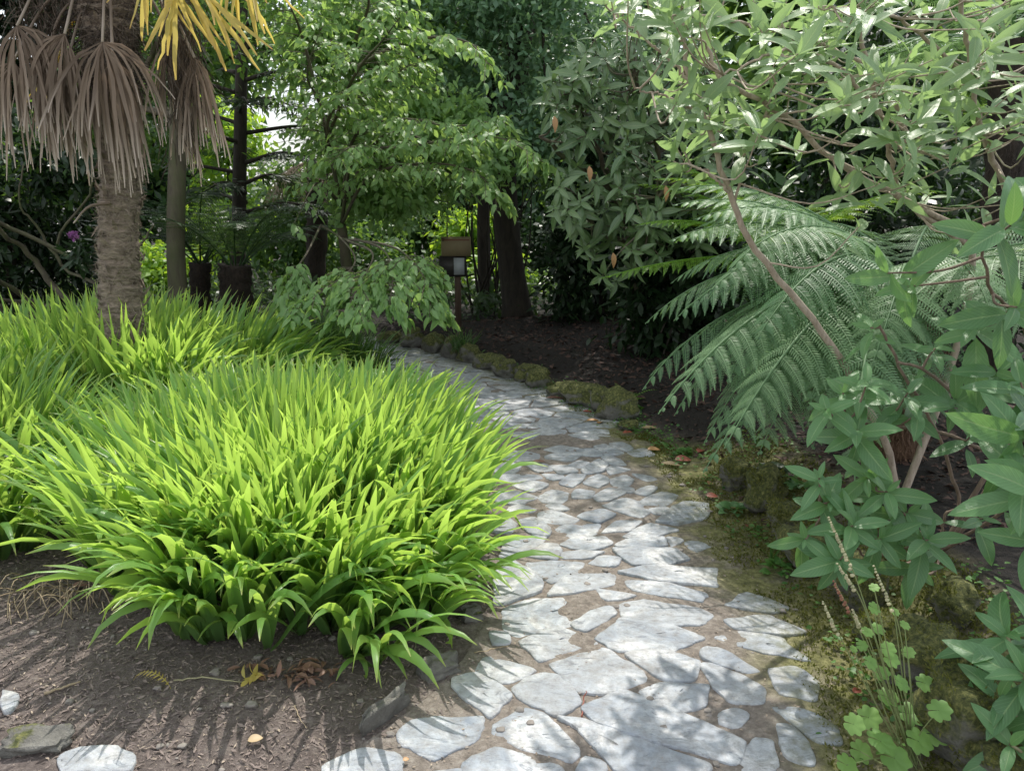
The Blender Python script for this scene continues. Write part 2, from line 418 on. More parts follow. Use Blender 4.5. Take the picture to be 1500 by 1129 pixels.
# ================================================================== MATERIALS
MAT = dict(
    ground=ground_mat(), slate=slate_mat(),
    rockm=rock_mat('mossy_stone', 1.0), rockp=rock_mat('bare_stone', .12), rockh=rock_mat('half_mossed_stone', .72), rockn=rock_mat('mossed_boulder', .84),
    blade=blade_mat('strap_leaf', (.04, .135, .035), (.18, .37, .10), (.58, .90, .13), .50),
    blade2=blade_mat('grass_leaf_dark', (.03, .09, .02), (.06, .15, .03), (.14, .28, .04), .35),
    dryst=simple_mat('dry_stem', (.45, .36, .24), (.30, .21, .13), 40),
    palmbark=bark_mat('palm_bark', (.07, .048, .034), (.43, .34, .26), 9, stretch=3.2, bumpd=.05),
    fibre=simple_mat('palm_fibre', (.40, .33, .26), (.16, .12, .09), 60),
    fibredk=simple_mat('palm_fibre_dark', (.05, .035, .025), (.13, .09, .06), 60),
    deadfan=leaf_mat('dead_palm_leaf', (.10, .072, .052), (.36, .275, .21), (.34, .25, .18), .2, .7, .2, tip=(.66, .57, .49)),
    goldfan=leaf_mat('golden_palm_leaf', (.58, .46, .12), (.60, .58, .20), (.85, .66, .16), .45, .45, tip=(.62, .36, .12)),
    greenfan=leaf_mat('green_palm_leaf', (.06, .13, .03), (.12, .22, .04), (.25, .38, .04), .4, .4),
    bark=bark_mat('bark', (.05, .04, .03), (.17, .14, .10), 12, moss=(.07, .085, .03)),
    barkdk=bark_mat('bark_dark', (.018, .014, .011), (.06, .048, .035), 14),
    branch=bark_mat('branch_bark', (.24, .185, .14), (.52, .43, .35), 30, bumpd=.004),
    branchdk=bark_mat('branch_bark_brown', (.10, .072, .052), (.26, .19, .14), 30, bumpd=.004),
    twig=bark_mat('twig_bark', (.22, .20, .12), (.36, .33, .20), 30, bumpd=.003),
    dogwood=leaf_mat('ovate_leaf', (.12, .25, .08), (.26, .42, .15), (.42, .62, .14), .38, .38, .5, rib=(.3, .4, .15), vein=.35),
    farleaf=leaf_mat('woodland_leaf', (.05, .115, .04), (.13, .24, .08), (.20, .34, .05), .38, .42),
    farblue=leaf_mat('bluish_leaf', (.08, .17, .10), (.21, .33, .19), (.28, .46, .17), .32, .38, .5),
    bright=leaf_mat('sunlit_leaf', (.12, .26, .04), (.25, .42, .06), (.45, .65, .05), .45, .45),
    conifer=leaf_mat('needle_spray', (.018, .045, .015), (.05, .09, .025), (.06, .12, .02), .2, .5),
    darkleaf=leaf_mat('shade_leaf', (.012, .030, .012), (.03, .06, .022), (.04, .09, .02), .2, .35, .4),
    rhodo=leaf_mat('rhododendron_leaf', (.07, .14, .055), (.18, .27, .11), (.20, .34, .08), .18, .30, .6, rib=(.25, .3, .14), vein=.15, old=(.45, .20, .03)),
    shrub=leaf_mat('pale_shrub_leaf', (.15, .26, .13), (.38, .50, .26), (.44, .64, .22), .34, .33, .6, rib=(.36, .45, .2), vein=.4),
    shrub2=leaf_mat('broad_shrub_leaf', (.055, .155, .06), (.15, .31, .115), (.24, .44, .10), .28, .32, .6, old=(.42, .38, .10), rib=(.25, .36, .16), vein=.45),
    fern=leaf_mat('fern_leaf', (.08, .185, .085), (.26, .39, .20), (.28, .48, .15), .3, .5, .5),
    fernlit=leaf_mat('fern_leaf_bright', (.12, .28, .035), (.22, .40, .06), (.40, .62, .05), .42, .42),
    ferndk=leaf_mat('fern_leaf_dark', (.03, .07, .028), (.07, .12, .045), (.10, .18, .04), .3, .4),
    rachis=simple_mat('frond_stalk', (.20, .20, .10), (.28, .22, .12), 30),
    fernbark=bark_mat('fern_trunk', (.012, .009, .007), (.05, .032, .022), 30, bumpd=.03),
    rust=simple_mat('rusty_fern_trunk', (.26, .15, .09), (.12, .06, .035), 60, bump=1, dist=.02),
    deadfern=simple_mat('dead_fern_leaf', (.40, .31, .23), (.26, .19, .13), 40, tf=.2),
    tell=leaf_mat('scalloped_leaf', (.14, .28, .07), (.25, .42, .12), (.38, .56, .12), .35, .5),
    stem=simple_mat('flower_stem', (.24, .32, .12), (.30, .30, .14), 40),
    bell=simple_mat('cream_bell', (.74, .74, .46), (.62, .50, .36), 60, tf=.3),
    bellp=simple_mat('pink_bell', (.50, .22, .15), (.40, .30, .18), 60, tf=.3),
    chip=simple_mat('bark_chip', (.29, .23, .205), (.10, .076, .068), 30),
    chipl=simple_mat('pale_chip', (.44, .36, .28), (.26, .20, .16), 30),
    litter=simple_mat('leaf_litter', (.11, .058, .042), (.018, .012, .01), 30),
    pebble=simple_mat('pebble', (.30, .27, .24), (.17, .15, .14), 30),
    mosst=leaf_mat('moss', (.07, .08, .02), (.24, .235, .07), (.18, .22, .03), .25, .8, .1),
    mossdk=leaf_mat('moss_dark', (.03, .04, .012), (.09, .10, .03), (.10, .14, .02), .2, .85, .1),  # darker copy of moss, dimness of the shaded edging row in its colour
    herb=leaf_mat('verge_herb', (.05, .14, .035), (.12, .25, .05), (.2, .38, .05), .3, .5),
    redleaf=simple_mat('red_fallen_leaf', (.32, .085, .05), (.22, .06, .04), 12, rough=.45),
    orleaf=simple_mat('orange_fallen_leaf', (.44, .24, .09), (.33, .18, .08), 12, rough=.5),
    tanleaf=simple_mat('tan_fallen_leaf', (.45, .33, .18), (.34, .24, .14), 12, rough=.55),
    brleaf=simple_mat('brown_fallen_leaf', (.24, .13, .09), (.14, .08, .06), 12, rough=.6),
    pink=simple_mat('pink_petal', (.65, .12, .38), (.5, .08, .30), 10, tf=.3),
    mauve=simple_mat('mauve_petal', (.45, .18, .45), (.35, .12, .36), 10, tf=.3),
    wood=bark_mat('post_wood', (.055, .035, .025), (.14, .09, .06), 20, stretch=.1, bumpd=.003),
    board=simple_mat('tan_board', (.36, .28, .16), (.31, .235, .135), 20, rough=.6, bump=.1),
    boarddk=simple_mat('dark_board', (.035, .03, .028), (.06, .05, .045), 20, rough=.5, bump=.1),
    paper=simple_mat('paper', (.55, .57, .60), (.40, .43, .46), 14, rough=.5, bump=.1),
    redline=simple_mat('red_paint', (.28, .07, .05), (.24, .06, .05), 14, rough=.5, bump=.1),
)

# ================================================================== GROUND
xs = np.unique(np.concatenate([np.linspace(-60, -6, 28), np.linspace(-6, -3, 40), np.linspace(-3, 3.2, 190), np.linspace(3.2, 6, 30), np.linspace(6, 60, 28)]))
ys = np.unique(np.concatenate([np.linspace(-40, 1, 22), np.linspace(1, 5, 150), np.linspace(5, 10, 90), np.linspace(10, 16, 30), np.linspace(16, 90, 30)]))
X, Y = np.meshgrid(xs, ys); Z = hgt(X, Y)
gm = M(); nx, ny = len(xs), len(ys); idx = np.arange(nx * ny).reshape(ny, nx)
gm.add(np.stack([X, Y, Z], -1), np.stack([idx[:-1, :-1], idx[:-1, 1:], idx[1:, 1:], idx[1:, :-1]], -1).reshape(-1, 4))
go = gm.build('ground', MAT['ground']); go['kind'] = 'structure'
r = X - xr(Y); l = xl(Y) - X
wob = .06 * np.sin(X * 9 + 2 * np.sin(Y * 7)) + .05 * np.sin(Y * 13)
joint = sstep(.12, -.08, np.maximum(r + wob, l + wob))
moss = sstep(-.42, -.05, r + wob) * sstep(1.0, .5, r + np.clip((Y - 4.6) * 1.0, 0, .62)) * sstep(9, 7, Y)
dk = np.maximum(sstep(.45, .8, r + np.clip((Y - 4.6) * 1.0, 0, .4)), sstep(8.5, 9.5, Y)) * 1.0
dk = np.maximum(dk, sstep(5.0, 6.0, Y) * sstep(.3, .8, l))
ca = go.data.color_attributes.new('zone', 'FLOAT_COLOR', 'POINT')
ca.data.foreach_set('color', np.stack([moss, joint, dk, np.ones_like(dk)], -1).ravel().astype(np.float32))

# ------------------------------------------------------------------ path with flagstones
def zf(poly, ox, oy, s): return [G(ox + a / s, oy + b / s)[:2] for a, b in poly]
Z1 = [[(515,160),(520,55),(565,40),(640,95),(640,125),(560,155)],[(600,50),(670,45),(760,50),(740,85),(670,103)],[(660,140),(720,75),(840,68),(842,108),(740,130)],
[(855,75),(930,60),(1120,65),(1118,115),(960,97)],[(875,100),(960,101),(1095,135),(1080,155),(900,125)],[(795,122),(900,138),(820,153)],
[(540,180),(600,155),(740,143),(765,180),(730,215),(580,250),(545,230)],[(725,215),(830,168),(850,188),(765,238)],[(860,165),(930,152),(1080,175),(1110,195),(1080,220),(960,215),(870,195)],
[(797,258),(870,203),(990,222),(1090,255),(1000,290),(860,290)],[(588,265),(690,223),(795,268),(640,318)],[(505,240),(550,245),(555,270),(510,272)],
[(455,345),(495,308),(625,345),(540,380)],[(402,372),(470,355),(558,415),(500,475),(405,390)],[(567,395),(640,352),(690,362),(750,430),(685,465),(600,425)],
[(670,328),(810,282),(920,345),(925,375),(830,403),(745,402)],[(875,300),(970,290),(1070,320),(1060,370),(985,372)],[(1088,285),(1130,288),(1238,345),(1200,350),(1090,310)],
[(1082,330),(1120,330),(1250,395),(1250,435),(1160,430),(1100,365)],[(912,405),(970,380),(1095,388),(1085,440),(1030,455)],[(762,450),(850,403),(900,415),(1200,540),(1165,605),(1000,552),(880,515),(800,490)],
[(688,475),(760,484),(1000,566),(1110,605),(1080,625),(880,640),(860,617),(750,510)],[(515,505),(590,455),(650,470),(740,560),(720,595),(640,570),(530,530)],[(250,520),(290,485),(478,472),(470,525),(350,585),(260,545)],
[(435,600),(520,560),(690,610),(720,690),(440,690)],[(50,610),(150,565),(245,580),(260,660),(40,670)],[(745,617),(765,585),(810,605),(790,660)],[(1130,470),(1170,450),(1215,465),(1180,500),(1135,490)],
[(1190,600),(1230,535),(1275,540),(1280,610),(1230,660)],[(1280,450),(1350,455),(1450,500),(1460,550),(1400,540),(1320,480)],[(1290,495),(1340,510),(1390,590),(1380,605),(1320,580)],[(1275,345),(1340,340),(1400,380),(1390,425),(1300,405)],
[(1150,165),(1210,130),(1320,175),(1290,185)],[(1148,205),(1260,198),(1360,240),(1320,250),(1180,230)],[(1120,255),(1190,238),(1290,255),(1380,320),(1290,300),(1180,275)],
[(820,670),(1100,650),(1180,720),(900,760)],[(560,720),(760,700),(800,760),(600,800)],[(300,640),(420,620),(430,700),(310,720)]]
Z2 = [[(460,395),(500,385),(575,390),(540,408)],[(545,380),(600,374),(665,380),(660,393),(590,393)],[(545,355),(600,345),(665,358),(650,371),(590,370)],[(680,370),(820,378),(825,390),(700,387)],[(685,395),(760,391),(830,398),(760,412)],
[(600,450),(650,437),(715,445),(640,460)],[(600,475),(690,458),(730,470),(690,490),(610,485)],[(715,450),(770,448),(802,470),(750,473)],[(782,440),(815,430),(880,462),(820,470)],[(835,430),(880,425),(915,447),(890,455)],[(905,460),(960,448),(990,470),(930,475)],
[(525,500),(590,503),(620,525),(570,532)],[(620,510),(675,510),(710,530),(650,537)],[(682,508),(720,490),(755,498),(720,522)],[(735,525),(790,490),(825,505),(800,530),(745,540)],[(805,475),(840,475),(890,505),(830,500)],[(827,520),(850,512),(905,522),(835,540)],
[(590,540),(650,540),(655,555),(625,560)],[(652,575),(690,542),(740,545),(700,585)],[(740,575),(790,543),(825,560),(790,590)],[(840,560),(890,543),(915,560),(900,580),(850,580)],[(920,540),(960,545),(1000,555),(970,565)],[(400,560),(450,540),(570,545),(575,558),(450,570)],
[(485,582),(550,570),(600,580),(550,605)],[(575,620),(620,600),(680,610),(650,645),(590,640)],[(700,625),(715,600),(775,602),(760,625)],[(778,620),(830,595),(890,605),(840,630),(790,640)],[(812,655),(890,628),(940,645),(980,675),(940,697)],[(930,605),(980,585),(1000,590),(970,615)],
[(950,640),(1020,605),(1085,615),(1030,655),(960,650)],[(985,668),(1040,662),(1045,680),(1000,684)],[(1005,715),(1100,645),(1190,650),(1180,700),(1080,720)],[(450,680),(500,655),(558,672),(540,680)],[(575,680),(620,675),(715,705),(700,718),(585,715)],
[(720,695),(800,668),(850,685),(790,715)],[(812,755),(860,715),(945,715),(900,745)],[(885,770),(980,725),(1080,745),(960,775)],[(503,715),(560,705),(610,745),(600,765),(540,755)],[(620,760),(660,728),(790,725),(780,755),(680,780)],[(650,800),(700,775),(810,770),(840,795),(750,820)],
[(855,800),(900,782),(1030,772),(1040,806),(870,808)],[(1045,770),(1100,780),(1060,806)],[(845,815),(1070,818),(1120,850),(1050,870),(920,875)],[(430,845),(470,775),(595,768),(590,790),(500,840)],[(530,840),(590,800),(640,800),(650,820),(640,852)],[(665,850),(670,827),(810,825),(760,845)],[(755,870),(800,843),(870,850),(850,875)],
[(395,500),(440,495),(500,510),(480,535),(400,530)],[(400,470),(500,455),(570,465),(560,485),(450,490)],[(420,610),(480,605),(560,625),(500,650),(420,640)],[(1110,790),(1160,780),(1200,800),(1150,825)],[(400,700),(450,690),(480,720),(470,750),(400,750)],
[(605,655),(640,650),(680,668),(640,672)],[(870,590),(905,588),(915,603),(880,602)]]
stones = [zf(p, 450, 800, 1.875) for p in Z1] + [zf(p, 560, 480, 2.5) for p in Z2]
ZL = [[(20,715),(70,735),(45,790),(25,785)],[(230,945),(300,915),(410,922),(480,945),(460,1000),(250,1000)]]
stones += [zf(p, 0, 740, 2.419) for p in ZL]
nhand = len(stones)

def clip(poly, nx_, ny_, c):
    out = []
    for i in range(len(poly)):
        a, b = poly[i], poly[(i + 1) % len(poly)]
        da = a[0] * nx_ + a[1] * ny_ - c; db = b[0] * nx_ + b[1] * ny_ - c
        if da <= 0: out.append(a)
        if (da < 0) != (db < 0):
            t = da / (da - db); out.append((a[0] + (b[0] - a[0]) * t, a[1] + (b[1] - a[1]) * t))
    return out
# Voronoi paving further along the path, with a little wider than deep slabs
seeds = []
tries = 0
while tries < 9000:
    tries += 1
    y = U(5.47, 9.3); x = U(-3.4, 1.6)
    if not (xl(y) + .02 < x < xr(y) - .06): continue
    sc_ = .17
    if all(((x - a) / 1.45) ** 2 + ((y - b)) ** 2 > sc_ ** 2 for a, b in seeds): seeds.append((x, y))
for i, (x, y) in enumerate(seeds):
    poly = [(x - .4, y - .3), (x + .4, y - .3), (x + .4, y + .3), (x - .4, y + .3)]
    for j, (a, b) in enumerate(seeds):
        if i == j or abs(a - x) > .9 or abs(b - y) > .7: continue
        dx, dy = a - x, b - y; k = dx * dx / 2.1 + dy * dy
        nx_, ny_ = dx / 2.1, dy; ln = math.hypot(nx_, ny_); nx_ /= ln; ny_ /= ln
        mx, my = (a + x) / 2, (b + y) / 2
        poly = clip(poly, nx_, ny_, nx_ * mx + ny_ * my - .0235)
        if len(poly) < 3: break
    if len(poly) >= 3: poly = clip(poly, 0, -1, -5.44)
    if len(poly) >= 3: stones.append([np.array(p) for p in poly])

def stone_mesh(m, poly, top, seed, moss_l):
    p = np.array(poly); c = p.mean(0)
    n = len(p); out = []
    per = np.linalg.norm(np.roll(p, -1, 0) - p, axis=1)
    for i in range(n):
        a, b = p[i], p[(i + 1) % n]; k = max(2, int(per[i] / .016))
        for q in range(k): out.append(a + (b - a) * q / k)
    out = np.array(out)
    for _ in range(1): out = .5 * out + .25 * np.roll(out, 1, 0) + .25 * np.roll(out, -1, 0)
    nv = nrm(out - c)
    j = np.array([mnoise.noise(Vector((a * 14, b * 14, seed))) * .012 + mnoise.noise(Vector((a * 45, b * 45, seed))) * .006 for a, b in out])
    out = out + nv * (j[:, None] + (.020 if 3.5 < c[1] < 5.5 else .014))
    if len(out) % 2: out = out[:-1]
    N = len(out); size = np.sqrt(((out - c) ** 2).sum(1).mean())
    tx, ty = RS.normal(0, .012, 2)
    rings = []
    for sc2, dz in ((1.0, -.04), (1.0, -.0035), (1 - .0025 / size, -.0006), (1 - .016 / size, .0), (.6, .001), (.25, .0)):
        q = c + (out - c) * sc2
        z = top + dz + (q[:, 0] - c[0]) * tx + (q[:, 1] - c[1]) * ty
        if sc2 < 1 and sc2 > .3: z = z + np.array([mnoise.noise(Vector((a * 9, b * 9, seed))) * .004 for a, b in q])
        rings.append(np.column_stack([q, z]))
    V = np.stack(rings); K = len(rings)
    idx = np.arange(K * N).reshape(K, N); nx2 = np.roll(idx, -1, 1)
    F = np.stack([idx[:-1], nx2[:-1], nx2[1:], idx[1:]], -1).reshape(-1, 4)
    e = []; row = idx[-1]; h = N // 2
    for i in range(h - 1): e.append([row[i], row[i + 1], row[N - 2 - i], row[N - 1 - i]])
    m.add(V, np.concatenate([F, np.array(e)]), None, RS.rand())
    moss_l.append(np.clip(sstep(-.35, .05, V[..., 0] - xr(V[..., 1])), 0, 1).ravel() * .9)

def orient(poly):
    a = 0
    for i in range(len(poly)):
        p, q = poly[i], poly[(i + 1) % len(poly)]; a += p[0] * q[1] - p[1] * q[0]
    return (poly if a > 0 else poly[::-1]), abs(a) / 2
# compacted earth sheet the slabs lie in
pm = M(); yy = np.linspace(1.2, 9.6, 150); tt = np.linspace(0, 1, 60)
XL = np.maximum(xl(yy) - .02, -3.4); XR_ = xr(yy) - .02
XX = XL[:, None] + (XR_ - XL)[:, None] * tt[None]; YY = np.broadcast_to(yy[:, None], XX.shape)
ZZ = hgt(XX, YY) + .004 + .003 * np.sin(XX * 31) * np.sin(YY * 27)
idx = np.arange(XX.size).reshape(XX.shape)
pm.add(np.stack([XX, YY, ZZ], -1), np.stack([idx[:-1, :-1], idx[:-1, 1:], idx[1:, 1:], idx[1:, :-1]], -1).reshape(-1, 4))
path = pm.build('path', MAT['ground']); path['kind'] = 'structure'
ca = path.data.color_attributes.new('zone', 'FLOAT_COLOR', 'POINT')
mo = sstep(-.34, -.03, XX - xr(YY) + .05 * np.sin(YY * 11))
ca.data.foreach_set('color', np.stack([mo, np.ones_like(mo), mo * 0, mo * 0 + 1], -1).ravel().astype(np.float32))

vis = []
for k, s in enumerate(stones):
    s, a = orient([tuple(p) for p in s]); c = np.mean(s, 0); dist = math.hypot(c[0], c[1])
    if a < .0022: continue
    vis.append((a / dist ** 3, s, k))
vis.sort(key=lambda t: -t[0])
rest = M(); restm = []
for n_, (_, s, k) in enumerate(vis):
    c = np.mean(s, 0); top = float(hgt(c[0], c[1])) + U(.0085, .014)
    if n_ < 100:
        m = M(); ml = []
        stone_mesh(m, s, top, k, ml)
        m.build('flagstone', MAT['slate'], path, extra={'moss': np.concatenate(ml)})
    else: stone_mesh(rest, s, top, k, restm)
o = rest.build('small_flagstones', MAT['slate'], path, extra={'moss': np.concatenate(restm)}); o['kind'] = 'stuff'

# ------------------------------------------------------------------ loose matter on the ground
def scatter_bits(name, mat, n, region, size, flat=.35, kind='stuff', up=.15, K=3, prof='ell', wide=(.2, .5), label=None, cat=None, lift=.004):
    pts = []
    while len(pts) < n:
        x, y = region(); pts.append((x, y))
    p = np.array(pts); z = hgt(p[:, 0], p[:, 1]) + lift
    pos = np.column_stack([p, z]); th = U(0, 2 * PI, n)
    d = np.column_stack([np.cos(th), np.sin(th), RS.normal(0, up, n)])
    nn = RS.normal(0, flat, (n, 3)) + [0, 0, 1]
    L = size[0] + (size[1] - size[0]) * RS.rand(n) ** 2.2
    m = M(); leaves(m, pos, d, nn, L, L * U(*wide, n), U(-.8, 1.2, n), RS.rand(n), K, prof, .3, 3)
    o = m.build(name, MAT[mat]); tag(o, label, cat, None, kind); return o
def reg_mulch():
    while 1:
        y = 1.5 + 3.2 * RS.rand() ** 1.4; x = U(-3.0, .3)
        if x < xl(y) + .08 * RS.normal() and (y > 1.9 or RS.rand() < .5): return x, y
def reg_litter():
    while 1:
        y = U(3.0, 10); x = U(-1.5, 4.5)
        if x > xr(y) + .22: return x, y
def reg_verge():
    while 1:
        y = 1.6 + 5.5 * RS.rand() ** 1.3; x = xr(y) + U(-.1, .65 if y < 4.9 else .16)
        return x, y
def reg_path():
    while 1:
        y = 1.6 + 5 * RS.rand() ** 1.5; x = U(max(xl(y), -1.8), xr(y)); return x, y
scatter_bits('bark_mulch', 'chip', 42000, reg_mulch, (.005, .032), .5, label='dark shredded bark mulch covering the bed at lower left', cat='mulch', wide=(.12, .4))
scatter_bits('pale_wood_shreds', 'chipl', 12000, reg_mulch, (.003, .02), .5, label='pale splinters mixed through the mulch at lower left', cat='mulch', wide=(.15, .5))
scatter_bits('leaf_litter', 'litter', 20000, reg_litter, (.02, .08), .45, label='brown dead leaves lying thick under the trees right of the path', cat='leaf litter', wide=(.3, .6), up=.3)
scatter_bits('path_grit', 'chipl', 9000, reg_path, (.003, .014), .6, label='fine grit and chippings in the joints of the paving', cat='grit', wide=(.3, .8), lift=.006)
# pebbles
m = M()
for i in range(700):
    if i % 2: x, y = reg_mulch()
    else: x, y = reg_path()
    s = .004 + .012 * RS.rand() ** 3
    rock(m, (x, y, float(hgt(x, y)) + s * .4), (s * U(.8, 1.4), s, s * .6), i, 2)
tag(m.build('pebbles', MAT['pebble']), 'small grey pebbles sprinkled over mulch and path joints', 'pebbles', kind='stuff')
# moss and herbs on the right verge
n = 34000; p = np.array([reg_verge() for _ in range(n)])
keep = np.array([mnoise.noise(Vector((a * 4, b * 4, 3))) > -.18 - .6 * max(0, a - float(xr(b))) for a, b in p]); p = p[keep]; n = len(p)
m = M(); d = RS.normal(0, .7, (n, 3)) + [0, 0, .8]
leaves(m, np.column_stack([p, hgt(p[:, 0], p[:, 1])]), d, RS.normal(0, 1, (n, 3)), U(.008, .022, n), U(.004, .009, n), .4, RS.rand(n), 3, 'ell', .2, 2)
tag(m.build('moss_carpet', MAT['mosst']), 'low green moss spreading along the right verge of the path', 'moss', kind='stuff')
m = M(); q = []
for _ in range(150):
    x, y = reg_verge(); x = xr(y) + abs(x - xr(y)) + .05
    for _ in range(int(U(6, 26))): q.append((x + RS.normal(0, .06), y + RS.normal(0, .06)))
q = np.array(q); n = len(q); th = U(0, 6.28, n)
leaves(m, np.column_stack([q, hgt(q[:, 0], q[:, 1]) + U(.008, .05, n)]), np.column_stack([np.cos(th), np.sin(th), U(0, .4, n)]), RS.normal(0, .3, (n, 3)) + [0, 0, 1], U(.012, .03, n), U(.012, .024, n), .5, RS.rand(n), 4, 'ell', .2)
tag(m.build('verge_herbs', MAT['herb']), 'tiny round leaved weeds creeping over the mossy verge', 'ground cover', kind='stuff')

# ================================================================== STRAP-LEAF CLUMPS
def inpoly(x, y, poly):
    c = False; j = len(poly) - 1
    for i in range(len(poly)):
        if (poly[i][1] > y) != (poly[j][1] > y) and x < (poly[j][0] - poly[i][0]) * (y - poly[i][1]) / (poly[j][1] - poly[i][1]) + poly[i][0]: c = not c
        j = i
    return c
def strap_clump(m, foot, nshoot, L0, W0, lean0=.10, lean1=1.0, center=None, per=(4, 7), bias=(0, 0)):
    foot = np.array(foot); cx, cy = center if center is not None else foot.mean(0)
    lo, hi = foot.min(0), foot.max(0); rmax = np.linalg.norm(foot - [cx, cy], axis=1).mean()
    B, AZ, LN, LL, WW, CU, RN, TW = [], [], [], [], [], [], [], []
    k = 0
    while k < nshoot:
        x, y = U(lo[0], hi[0]), U(lo[1], hi[1])
        if not inpoly(x, y, foot): continue
        k += 1
        dx, dy = (x - cx) / rmax, (y - cy) / rmax; rr = min(1.25, math.hypot(dx, dy))
        az = math.atan2(dy + bias[1], dx + bias[0]); z = float(hgt(x, y)); sh = RS.rand()
        for q in range(RS.randint(*per)):
            a = az + RS.normal(0, .45 + .9 * (1 - min(rr, 1))); s = (q + .5) / 6
            B.append((x + RS.normal(0, .012), y + RS.normal(0, .012), z - .01))
            AZ.append(a); LN.append(max(.02, lean0 + (lean1 - lean0) * rr ** 2.4 * .38 + RS.normal(0, .13) + .12 * q * .3))
            short = 1 if RS.rand() > .12 else .6
            LL.append(L0 * (1.08 - .24 * rr ** 2.5) * U(.72, 1.1) * short); WW.append(W0 * U(.75, 1.2))
            CU.append(max(0.05, .25 + 1.25 * rr ** 1.8 + RS.normal(0, .3)) * (1 if RS.rand() > .07 else 1.9)); RN.append(np.clip(sh * .5 + U(0, .5), 0, 1)); TW.append(RS.normal(0, .9))
    B = np.array(B); AZ, LN, LL, WW, CU, RN, TW = map(np.array, (AZ, LN, LL, WW, CU, RN, TW)); N = len(B)
    K = 10; s = np.linspace(0, 1, K)
    e = PI / 2 - LN[:, None] - CU[:, None] * s[None] ** 2.3
    h = np.stack([np.cos(AZ), np.sin(AZ), 0 * AZ], 1)
    D = h[:, None] * np.cos(e)[..., None] + np.array([0, 0, 1.]) * np.sin(e)[..., None]
    C = B[:, None] + np.concatenate([np.zeros((N, 1, 3)), np.cumsum((D[:, 1:] + D[:, :-1]) / 2, 1)], 1) * (LL / (K - 1))[:, None, None]
    gz = hgt(C[..., 0], C[..., 1]) + .01; C[..., 2] = np.maximum(C[..., 2], gz)
    side = np.stack([-np.sin(AZ), np.cos(AZ), 0 * AZ], 1)[:, None] * np.ones((1, K, 1))
    Nn = np.cross(D, side) * -1
    tw = (TW[:, None] * s[None])[..., None]
    Wd = side * np.cos(tw) + Nn * np.sin(tw); N2 = Nn * np.cos(tw) - side * np.sin(tw)
    hw = np.maximum(PROF['blade'](s)[None] * WW[:, None] / 2, .0008)
    ribbons(m, C, Wd, N2, hw, .35, RN, 3)

foot = [G(*p)[:2] for p in [(200,925),(262,962),(360,972),(450,972),(560,980),(636,930),(668,865),(676,790),(660,720),(628,660),(560,630),(430,610),(300,610),(200,640),(130,700),(110,790),(140,860)]]
m = M(); c0 = G(420, 760)[:2]
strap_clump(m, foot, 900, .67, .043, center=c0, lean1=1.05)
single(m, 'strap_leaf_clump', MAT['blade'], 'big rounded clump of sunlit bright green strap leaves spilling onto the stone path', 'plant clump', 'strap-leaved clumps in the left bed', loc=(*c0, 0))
foot = [G(*p)[:2] for p in [(-420,830),(-150,850),(60,835),(110,790),(80,700),(20,640),(-80,600),(-330,600),(-520,700)]]
m = M(); c1 = G(-150, 720)[:2]
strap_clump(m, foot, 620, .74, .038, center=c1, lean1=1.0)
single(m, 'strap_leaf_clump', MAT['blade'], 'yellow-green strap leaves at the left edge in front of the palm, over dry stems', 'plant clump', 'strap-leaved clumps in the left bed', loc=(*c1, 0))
foot = [(-5.6, 4.9), (-4.4, 5.0), (-3.2, 5.0), (-2.2, 5.0), (-1.5, 5.3), (-1.4, 5.9), (-2.1, 6.5), (-3.0, 6.7), (-5.8, 6.7)]
m = M()
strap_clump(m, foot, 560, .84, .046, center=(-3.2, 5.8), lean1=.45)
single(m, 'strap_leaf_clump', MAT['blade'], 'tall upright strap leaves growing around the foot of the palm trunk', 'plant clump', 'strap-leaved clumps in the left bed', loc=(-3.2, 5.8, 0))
# shaded narrow leaves beside the far bend of the path
foot = [(-1.9, 6.2), (-1.25, 5.9), (-.95, 6.3), (-1.3, 7.0), (-2.0, 7.9), (-3.0, 8.0), (-3.2, 7.0)]
m = M(); strap_clump(m, foot, 420, .55, .018, center=(-1.9, 7.0), lean1=.8)
single(m, 'grassy_clump', MAT['blade2'], 'dark shaded grassy leaves behind the bright clump, beside the far bend of the path', 'plant clump', loc=(-1.9, 7.0, 0))
# dried stems at the left clump's foot
m = M()
for i in range(46):
    b = GH(U(20, 190), U(845, 885)); a = U(-2.4, -.7); L = U(.12, .34)
    mid = b + np.array([math.cos(a) * L * .5, math.sin(a) * L * .5, U(.02, .10)])
    e = b + np.array([math.cos(a) * L, math.sin(a) * L * .9, 0]); e[2] = float(hgt(e[0], e[1])) + .006
    tube(m, curve([b, mid, e], 8), .0022, 4)
single(m, 'dried_stems', MAT['dryst'], 'straw coloured dried stems collapsed on the mulch under the left clump', 'dead stems', loc=GH(110, 865))

# ================================================================== PALM
PY = 5.5
palm = thing('palm_tree', 'tall palm with shaggy fibrous trunk and skirts of dead fan leaves in the left bed', 'palm tree', (*P(185, 560, PY)[:2], float(hgt(*P(185, 560, PY)[:2]))))
px_, py_ = ORG[palm.name][:2]; pz0 = ORG[palm.name][2]
tr = np.array([P(a, b, PY) for a, b in [(188,640),(183,520),(176,420),(174,320),(178,240),(170,140),(160,40),(152,-60),(150,-150)]]); tr[0, 2] = pz0 - .05
rd = [.17, .155, .138, .130, .128, .145, .17, .18, .17]
TK = 240
tc = curve(tr, TK); tr_r = np.interp(np.linspace(0, 1, TK), np.linspace(0, 1, 9), rd)
sawt = ((np.arange(TK) + 1.5 * np.sin(np.arange(TK) * .37)) % 6) / 5
tr_r = tr_r * (.93 + .13 * sawt * np.interp(np.arange(TK), np.arange(0, TK + 8, 8), U(.3, 1.2, len(np.arange(0, TK + 8, 8)))))
m = M(); tube(m, tc, tr_r, 36, rough=.035)
